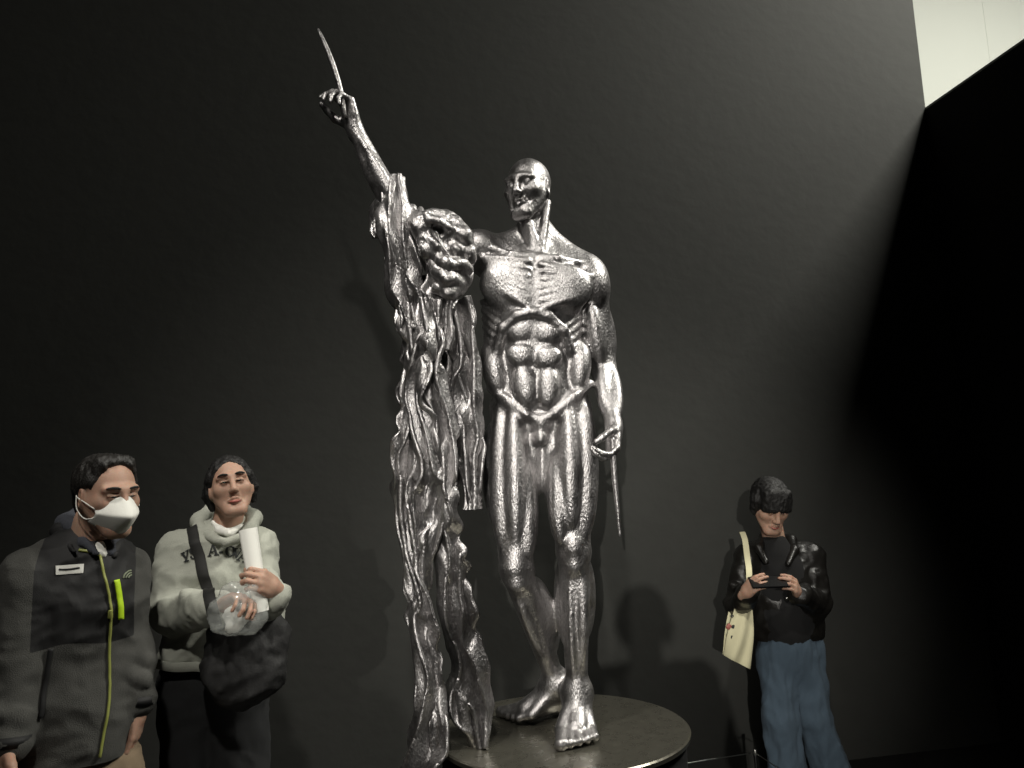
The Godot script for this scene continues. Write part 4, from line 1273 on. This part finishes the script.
func woman_in_hoodie() -> void:
	var root := node("person", Vector3(-1.02, 0, -2.64))
	tag(root, "person in a pale grey hoodie with a dark strap across the chest", "person")
	var turn := Basis(Vector3.UP, deg_to_rad(14))
	var fwd := turn.z
	var ht := Transform3D(Basis(Vector3.UP, deg_to_rad(24)) * Basis(Vector3.RIGHT, -0.16) * Basis(Vector3(0, 0, 1), 0.13), Vector3(-0.968, 1.587, -2.6)).scaled_local(Vector3(0.88, 0.92, 0.92))
	var hipA := Vector3(-1.117, 0.919, -2.66)
	var hipB := Vector3(-0.97, 0.908, -2.68)
	var feet := [Vector3(hipA.x - 0.01, 0, hipA.z), Vector3(hipB.x + 0.03, 0, hipB.z + 0.03)]
	var knees := [hipA.lerp(feet[0], 0.5) + fwd * 0.02, hipB.lerp(feet[1], 0.5) + fwd * 0.02]
	var wrA := Vector3(-0.908, 1.227, -2.37)
	var elA := Vector3(-1.137, 1.193, -2.55)
	var wrB := Vector3(-0.75, 1.267, -2.4)
	var elB := Vector3(-0.862, 1.167, -2.58)
	var body := Field.new()
	body.cap(Vector3(-0.99, 1.519, -2.64), Vector3(-1.01, 1.394, -2.65), 0.046, 0.052, 0.03)
	body.ell(Vector3(-1.037, 1.277, -2.66), Vector3(0.13, 0.17, 0.08), turn, 0.04)
	body.ell(Vector3(-1.041, 1.046, -2.66), Vector3(0.1, 0.18, 0.07), turn, 0.05)
	body.chain([Vector3(-1.156, 1.391, -2.64), elA, wrA], [0.042, 0.035, 0.024], 0.03)
	body.chain([Vector3(-0.896, 1.378, -2.67), elB, wrB], [0.042, 0.035, 0.024], 0.03)
	legs(body, [hipA, hipB], knees, feet, [0.055, 0.045, 0.035])
	var hf := Field.new()
	head(hf, ht)
	hf.cap(ht * Vector3(0, -0.03, -0.03), Vector3(-0.996, 1.445, -2.64), 0.046, 0.05, 0.03)
	var hn := Field.new()
	hand(hn, wrA, Vector3(0.8, 0.35, 0.35), Vector3(0.2, -0.75, 0.6), 0.92, 1.0, [0.4, 0.75, 0.8, 0.85, 0.85])
	hand(hn, wrB, Vector3(-0.3, 0.45, 0.8), Vector3(-0.85, -0.05, -0.35), 0.92, -1.0, [0.6, 0.95, 0.95, 0.95, 0.95])
	part("body", join([body.mesh(0.018), hf.mesh(0.0038), hn.mesh(0.004)]), M.skin, root)
	eyes_and_brows(ht, root, M.hair, 0.8)
	part("hair", hairdo(ht, "tied", 6).mesh(0.005), M.hair, root)
	var j := Field.new()
	j.ell(Vector3(-1.035, 1.278, -2.655), Vector3(0.165, 0.19, 0.12), turn, 0.05)
	j.ell(Vector3(-1.043, 1.064, -2.655), Vector3(0.17, 0.17, 0.125), turn, 0.06)
	j.cap(Vector3(-1.011, 1.427, -2.67), Vector3(-1.154, 1.383, -2.65), 0.058, 0.066, 0.05)
	j.cap(Vector3(-1.011, 1.427, -2.67), Vector3(-0.907, 1.371, -2.68), 0.058, 0.064, 0.05)
	j.chain([Vector3(-1.156, 1.378, -2.64), elA, Vector3(-0.931, 1.222, -2.39)], [0.064, 0.062, 0.044], 0.03)
	j.chain([Vector3(-0.896, 1.364, -2.67), elB, Vector3(-0.765, 1.247, -2.42)], [0.062, 0.06, 0.042], 0.03)
	for q in [[Vector3(-1.128, 1.222, -2.48), Vector3(-1.047, 1.184, -2.47)], [Vector3(-1.052, 1.254, -2.45), Vector3(-1.019, 1.174, -2.45)], [Vector3(-0.826, 1.298, -2.55), Vector3(-0.778, 1.252, -2.52)], [Vector3(-0.978, 1.234, -2.4), Vector3(-0.972, 1.179, -2.41)]]:
		j.cap(q[0], q[1], 0.014, 0.012, 0.025)
	j.wrinkle(12, 4.0, 0.017, Vector3(1.0, 1.2, 1.0))
	var hem := Vector3(-1.022, 1.017, -2.53).y
	var jm: Array = split(j.mesh(0.008), func(v: Vector3) -> float: return v.y - hem)[0]
	var hoodie := part("hoodie", jm, M.hoodie, root)
	part("hem_band", ribbon(j, [Vector3(-0.46, -0.205, -1), Vector3(-0.436, -0.21, -1), Vector3(-0.404, -0.212, -1), Vector3(-0.372, -0.214, -1), Vector3(-0.344, -0.211, -1)], 0.03, 0.006, 30), M.hoodie, hoodie)
	var hd := Field.new()
	hd.chain([Vector3(-0.924, 1.415, -2.545), Vector3(-0.903, 1.447, -2.6), Vector3(-0.928, 1.48, -2.7), Vector3(-1.006, 1.509, -2.77), Vector3(-1.092, 1.512, -2.77), Vector3(-1.122, 1.48, -2.72), Vector3(-1.089, 1.449, -2.64), Vector3(-1.019, 1.424, -2.57), Vector3(-0.957, 1.408, -2.53), Vector3(-0.915, 1.425, -2.54)], [0.01, 0.016, 0.024, 0.03, 0.03, 0.026, 0.018, 0.012, 0.009, 0.01], 0.02)
	hd.wrinkle(14, 6.0, 0.008)
	part("hood", hd.mesh(0.008), M.hoodie, hoodie)
	var tee := Field.new()
	tee.chain([Vector3(-1.032, 1.475, -2.61), Vector3(-0.995, 1.449, -2.575), Vector3(-0.958, 1.438, -2.565), Vector3(-0.93, 1.458, -2.59)], [0.009, 0.011, 0.011, 0.009], 0.02)
	part("undershirt", tee.mesh(0.007), M.paper, root)
	for l in [["Y", 187, 557, 0.35], ["S", 194.5, 554, 0.25], ["A", 213, 551.5, 0.08], ["-", 221, 552, 0.0], ["O", 230, 551.5, -0.1], ["V", 237, 553.5, -0.25], ["A", 243.5, 557.5, -0.4]]:
		var dirs := {"187": Vector3(-0.429, -0.076, -1), "194.5": Vector3(-0.419, -0.072, -1), "213": Vector3(-0.395, -0.07, -1), "221": Vector3(-0.385, -0.071, -1), "230": Vector3(-0.373, -0.071, -1), "237": Vector3(-0.364, -0.074, -1), "243.5": Vector3(-0.356, -0.079, -1)}
		var p := j.hit(EYE, dirs[str(l[1])])
		letter(j, l[0], p, j.grad(p), l[3], 0.034, M.ink, hoodie)
	var tr := Field.new()
	legs(tr, [hipA, hipB], knees, feet, [0.1, 0.085, 0.075])
	tr.wrinkle(16, 4.0, 0.014)
	part("trousers", tr.mesh(0.014), M.darkjean, root)
	shoes(feet, fwd, M.shoe, root)
	# shoulder bag with its strap across the chest
	var bag := node("shoulder_bag", Vector3(-0.873, 1.018, -2.5))
	tag(bag, "large slouchy black shoulder bag hanging at the hip of the hoodie wearer", "bag")
	var b := Field.new()
	b.ell(Vector3(-0.873, 1.06, -2.49), Vector3(0.125, 0.12, 0.07), turn, 0.05)
	b.ell(Vector3(-0.886, 0.996, -2.49), Vector3(0.11, 0.085, 0.075), turn, 0.05)
	b.cap(Vector3(-0.945, 1.143, -2.47), Vector3(-0.813, 1.12, -2.53), 0.04, 0.04, 0.05)
	b.wrinkle(18, 5.0, 0.022)
	part("pouch", b.mesh(0.009), M.bag, bag)
	var st := ribbon(j, [Vector3(-0.423, -0.037, -1), Vector3(-0.419, -0.051, -1), Vector3(-0.412, -0.076, -1), Vector3(-0.405, -0.102, -1), Vector3(-0.398, -0.127, -1), Vector3(-0.389, -0.166, -1)], 0.034, 0.006, 40)
	var strap := part("strap", st, M.strap, bag)
	strap.set_meta("label", "wide dark webbing strap")
	# rolled sheet in one hand
	var hand_at := wrB + Vector3(-0.3, 0.45, 0.8).normalized() * 0.062 + Vector3(-0.85, -0.05, -0.35).normalized() * 0.035
	var axis := (Vector3(-0.836, 1.473, -2.37) - Vector3(-0.795, 1.251, -2.36)).normalized()
	var roll := node("rolled_paper", hand_at)
	tag(roll, "white rolled sheet of paper held upright against the hoodie", "paper")
	var sp := []
	for i in 49:
		var a := i / 48.0 * TAU * 1.35
		for k in 2:
			var fr := frame(axis, fwd)
			var r := 0.0165 + 0.0012 * a
			sp.append(hand_at + axis * (-0.085 + 0.25 * k) + (fr.x * cos(a) + fr.z * sin(a)) * r * (1.0 + 0.25 * k))
	part("sheet", shell(sp, 49, 2, 0.0012), M.paper, roll)
	# crumpled clear bag in the other
	var pb := node("plastic_bag", Vector3(-0.846, 1.174, -2.36))
	tag(pb, "crumpled clear plastic bag held above the black shoulder bag", "bag")
	var f := Field.new()
	f.ell(Vector3(-0.85, 1.214, -2.345), Vector3(0.075, 0.075, 0.04), Basis(Vector3(0, 0, 1), -0.3), 0.02)
	f.cap(Vector3(-0.848, 1.235, -2.34), Vector3(-0.806, 1.277, -2.34), 0.035, 0.02, 0.03)
	f.wrinkle(20, 7.0, 0.024)
	part("crumpled_film", f.mesh(0.008), M.film, pb)
	var fi := Field.new()
	fi.ell(Vector3(-0.853, 1.197, -2.345), Vector3(0.035, 0.042, 0.016), Basis(Vector3(0, 0, 1), -0.4), 0.02)
	fi.wrinkle(21, 9.0, 0.014)
	part("folded_tissue", fi.mesh(0.007), M.paper, pb)

func person_with_phone() -> void:
	var root := node("person", Vector3(1.27, 0, -3.62))
	tag(root, "person in a black leather jacket and blue jeans looking down at a phone", "person")
	var turn := Basis(Vector3.UP, deg_to_rad(-6))
	var fwd := turn.z
	var ht := Transform3D(Basis(Vector3.UP, deg_to_rad(4)) * Basis(Vector3.RIGHT, 0.5) * Basis(Vector3(0, 0, 1), -0.06), Vector3(1.167, 1.406, -3.56)).scaled_local(Vector3.ONE * 0.95)
	var hipA := Vector3(1.17, 0.73, -3.62)
	var hipB := Vector3(1.274, 0.723, -3.63)
	var feet := [Vector3(1.165, 0, -3.66), Vector3(1.394, 0, -3.638)]
	feet[0].z = -3.6
	feet[1].z = -3.62
	var knees := [Vector3(1.139, 0.48, -3.58), Vector3(1.294, 0.471, -3.59)]
	var elA := Vector3(0.988, 0.969, -3.56)
	var wrA := Vector3(0.952, 1.054, -3.34)
	var elB := Vector3(1.35, 0.96, -3.58)
	var wrB := Vector3(1.178, 1.049, -3.34)
	var body := Field.new()
	body.cap(Vector3(1.183, 1.335, -3.6), Vector3(1.201, 1.213, -3.63), 0.045, 0.05, 0.03)
	body.ell(Vector3(1.205, 1.056, -3.64), Vector3(0.13, 0.16, 0.08), turn, 0.04)
	body.ell(Vector3(1.223, 0.839, -3.64), Vector3(0.09, 0.16, 0.06), turn, 0.05)
	body.chain([Vector3(1.069, 1.183, -3.62), elA, wrA], [0.042, 0.035, 0.024], 0.03)
	body.chain([Vector3(1.359, 1.168, -3.65), elB, wrB], [0.042, 0.035, 0.024], 0.03)
	legs(body, [hipA, hipB], knees, feet, [0.055, 0.045, 0.035])
	var hf := Field.new()
	head(hf, ht)
	hf.cap(ht * Vector3(0, -0.03, -0.03), Vector3(1.192, 1.251, -3.62), 0.046, 0.05, 0.03)
	var hn := Field.new()
	hand(hn, wrA, Vector3(0.25, 0.5, 0.7), Vector3(0.85, 0.0, -0.45), 0.82, 1.0, [0.55, 0.55, 0.6, 0.65, 0.7])
	hand(hn, wrB, Vector3(-0.3, 0.5, 0.7), Vector3(-0.85, 0.0, -0.45), 0.82, -1.0, [0.55, 0.55, 0.6, 0.65, 0.7])
	part("body", join([body.mesh(0.018), hf.mesh(0.0045), hn.mesh(0.0045)]), M.skin, root)
	eyes_and_brows(ht, root, M.hair, 0.4)
	part("hair", hairdo(ht, "bowl", 7).mesh(0.006), M.hair, root)
	var inner := Field.new()
	inner.ell(Vector3(1.194, 1.047, -3.61), Vector3(0.13, 0.2, 0.1), turn, 0.04)
	inner.ell(Vector3(1.215, 0.879, -3.62), Vector3(0.135, 0.14, 0.125), turn, 0.04)
	inner.cap(Vector3(1.187, 1.229, -3.61), Vector3(1.19, 1.198, -3.6), 0.062, 0.06, 0.03)
	part("black_top", inner.mesh(0.011), M.knit, root)
	var j := Field.new()
	j.ell(Vector3(1.207, 1.029, -3.64), Vector3(0.165, 0.17, 0.12), turn, 0.05)
	j.ell(Vector3(1.22, 0.862, -3.64), Vector3(0.165, 0.15, 0.125), turn, 0.05)
	j.cap(Vector3(1.206, 1.201, -3.66), Vector3(1.076, 1.172, -3.63), 0.05, 0.064, 0.05)
	j.cap(Vector3(1.206, 1.201, -3.66), Vector3(1.357, 1.158, -3.66), 0.05, 0.064, 0.05)
	j.chain([Vector3(1.063, 1.165, -3.62), elA, Vector3(0.975, 1.046, -3.36)], [0.06, 0.054, 0.042], 0.03)
	j.chain([Vector3(1.362, 1.149, -3.65), elB, Vector3(1.197, 1.037, -3.36)], [0.06, 0.054, 0.042], 0.03)
	for q in [[Vector3(1.335, 1.091, -3.57), Vector3(1.386, 1.056, -3.58)], [Vector3(1.29, 1.035, -3.5), Vector3(1.364, 0.984, -3.53)], [Vector3(1.248, 1.057, -3.42), Vector3(1.278, 0.974, -3.45)], [Vector3(0.961, 1.064, -3.55), Vector3(0.999, 1.047, -3.5)]]:
		j.cap(q[0], q[1], 0.014, 0.012, 0.02)
	# open front
	j.chain([Vector3(1.152, 1.227, -3.48), Vector3(1.128, 1.091, -3.46), Vector3(1.126, 0.962, -3.46), Vector3(1.112, 0.75, -3.46)], [0.04, 0.05, 0.048, 0.05], 0.02, -1)
	j.wrinkle(22, 4.0, 0.016)
	var hem := Vector3(1.168, 0.803, -3.52).y
	var jacket := part("leather_jacket", split(j.mesh(0.0085), func(v: Vector3) -> float: return v.y - hem)[0], M.leather, root)
	var c := Field.new()
	c.chain([Vector3(1.108, 1.166, -3.5), Vector3(1.1, 1.223, -3.56), Vector3(1.159, 1.259, -3.66), Vector3(1.244, 1.266, -3.7), Vector3(1.285, 1.244, -3.66), Vector3(1.263, 1.206, -3.57), Vector3(1.206, 1.153, -3.5)], [0.014, 0.02, 0.024, 0.024, 0.024, 0.02, 0.014], 0.02)
	part("collar", c.mesh(0.009), M.leather, jacket)
	part("snap_button", tube([j.hit(EYE, Vector3(0.339, -0.159, -1)), j.hit(EYE, Vector3(0.339, -0.159, -1)) + fwd * 0.006], [0.009, 0.008], 10), M.wire, jacket)
	part("ear_stud", tube([ht * Vector3(0.084, -0.02, 0.0), ht * Vector3(0.09, -0.02, 0.002)], [0.004, 0.004], 8), M.wire, root)
	var tr := Field.new()
	legs(tr, [hipA, hipB], knees, feet, [0.088, 0.07, 0.078])
	tr.wrinkle(24, 4.2, 0.018, Vector3(2.2, 0.6, 1.6))
	var cutm: Array = split(tr.mesh(0.011), func(v: Vector3) -> float: return v.y - 0.03)[0]
	part("jeans", cutm, M.denim, root)
	shoes(feet, fwd, M.shoe, root)
	# phone held sideways
	var ph := node("phone", Vector3(1.037, 1.109, -3.27))
	tag(ph, "black phone held sideways in both hands above the open jacket", "phone")
	var pt := Transform3D(Basis(Vector3.RIGHT, -1.05), ph.position)
	part("case", moved(box(Vector3(0.15, 0.072, 0.009), 0.002), pt), M.phone, ph)
	part("screen", moved(box(Vector3(0.142, 0.066, 0.001)), pt.translated_local(Vector3(0, 0, -0.005))), M.phone, ph)
	# tote bag
	var tote := node("tote_bag", Vector3(0.95, 0.769, -3.5))
	tag(tote, "cream canvas tote bag hanging from the shoulder of the leather jacket", "bag")
	var g := []
	for r in 13:
		var v := r / 12.0
		for k in 13:
			var u := k / 12.0 * 2.0 - 1.0
			var c0: Vector3 = Vector3(0.982, 1.012, -3.45).lerp(Vector3(0.935, 0.746, -3.47), v)
			g.append(c0 + Vector3(u * (0.034 + 0.024 * sin(v * 2.2)), -0.03 * maxf(0.0, v - 0.8) * u * 5.0, 0.05 * (1.0 - u * u) * sin(v * 2.6) * 0.6 + 0.008 * sin(u * 5.0 + v * 4.0)))
	part("front_panel", shell(g, 13, 13, 0.004), M.canvas, tote)
	var g2 := []
	for p in g:
		g2.append(Vector3(p.x, p.y, -3.47 - (p.z + 3.47) * 0.7 - 0.03))
	part("back_panel", shell(g2, 13, 13, 0.004), M.canvas, tote)
	var hs := []
	for d in curve([Vector3(1.04, 1.295, -3.6), Vector3(1.033, 1.263, -3.54), Vector3(1.025, 1.196, -3.5), Vector3(1.004, 1.122, -3.42), Vector3(0.985, 1.003, -3.42)], 20):
		for e in [-0.013, 0.013]:
			hs.append(d + Vector3(e, 0, 0))
	part("strap", shell(hs, 21, 2, 0.004), M.canvas, tote)
	for q in [[Vector3(0.922, 0.949, -3.43), 0.008], [Vector3(0.906, 0.892, -3.42), 0.017], [Vector3(0.929, 0.904, -3.42), 0.011], [Vector3(0.916, 0.846, -3.42), 0.008], [Vector3(0.973, 0.966, -3.42), 0.014]]:
		var c1: Vector3 = q[0]
		var best: Vector3 = g[0]
		for p in g:
			if Vector2(p.x - c1.x, p.y - c1.y).length() < Vector2(best.x - c1.x, best.y - c1.y).length():
				best = p
		var e := Field.new()
		e.ell(best + Vector3(0, 0, 0.001), Vector3(q[1], q[1] * 0.8, 0.003), Basis(Vector3(0, 0, 1), 0.6), 0.01)
		e.wrinkle(25, 60.0, 0.003)
		part("printed_motif", e.mesh(0.004), M.lip if q[1] > 0.015 else M.ink, tote)

# people watching from behind the lens: they stand in the low beam and shade the wall
func visitors_behind() -> void:
	var root := node("person")
	tag(root, "person in a dark coat standing well back from the statue, facing it", "person", "onlookers facing the statue")
	var f := Field.new()
	var t := Transform3D(Basis(Vector3.UP, PI), Vector3(0, 1.6, 0))
	head(f, t)
	f.cap(Vector3(0, 1.55, 0.02), Vector3(0, 1.42, 0.02), 0.055, 0.06, 0.03)
	f.ell(Vector3(0, 1.2, 0), Vector3(0.15, 0.2, 0.09), Basis.IDENTITY, 0.04)
	for e in [-1.0, 1.0]:
		f.chain([Vector3(0.19 * e, 1.38, 0), Vector3(0.27 * e, 1.12, -0.02), Vector3(0.2 * e, 1.0, -0.2)], [0.045, 0.04, 0.03], 0.03)
		hand(f, Vector3(0.2 * e, 1.0, -0.2), Vector3(-0.4 * e, 0.1, -0.9), Vector3(-0.8 * e, 0.2, 0.5), 1.0, e, [0.4, 0.5, 0.5, 0.5, 0.5])
	var feet := [Vector3(-0.1, 0, 0), Vector3(0.1, 0, 0)]
	var hips := [Vector3(-0.09, 0.88, 0), Vector3(0.09, 0.88, 0)]
	var knees := [Vector3(-0.1, 0.48, -0.01), Vector3(0.1, 0.48, -0.01)]
	legs(f, hips, knees, feet, [0.07, 0.05, 0.04])
	part("body", f.mesh(0.011), M.skin, root)
	part("hair", hairdo(t, "tied", 8).mesh(0.009), M.hair, root)
	var j := Field.new()
	j.ell(Vector3(0, 1.2, 0), Vector3(0.19, 0.25, 0.13), Basis.IDENTITY, 0.05)
	j.ell(Vector3(0, 0.95, 0), Vector3(0.19, 0.25, 0.14), Basis.IDENTITY, 0.05)
	j.cap(Vector3(-0.17, 1.39, 0.01), Vector3(0.17, 1.39, 0.01), 0.07, 0.07, 0.05)
	for e in [-1.0, 1.0]:
		j.chain([Vector3(0.19 * e, 1.38, 0), Vector3(0.27 * e, 1.12, -0.02), Vector3(0.21 * e, 1.01, -0.18)], [0.07, 0.062, 0.05], 0.03)
	j.wrinkle(30, 4.0, 0.014)
	part("coat", j.mesh(0.016), M.nylon, root)
	var tr := Field.new()
	legs(tr, hips, knees, feet, [0.1, 0.085, 0.075])
	part("trousers", tr.mesh(0.018), M.darkjean, root)
	shoes(feet, Vector3(0, 0, -1), M.shoe, root)
	var spots := [[Vector3(-0.07, 0, 0.5), 0.97, 0.1], [Vector3(-0.58, 0, 1.15), 1.0, -0.2], [Vector3(-1.0, 0, 1.95), 0.95, -0.3]]
	for i in spots.size():
		var o: Node3D = root
		if i:
			o = root.duplicate()
			o.name = numbered("person")
			add_child(o)
		o.position = spots[i][0]
		o.scale = Vector3.ONE * spots[i][1]
		o.rotation.y = spots[i][2]
		o.set_meta("label", ["tall person in a dark coat facing the statue, standing in line with its raised arm", "person in a dark coat facing the statue, standing between two other coated onlookers", "short person in a dark coat facing the back of the fleece jacket"][i])
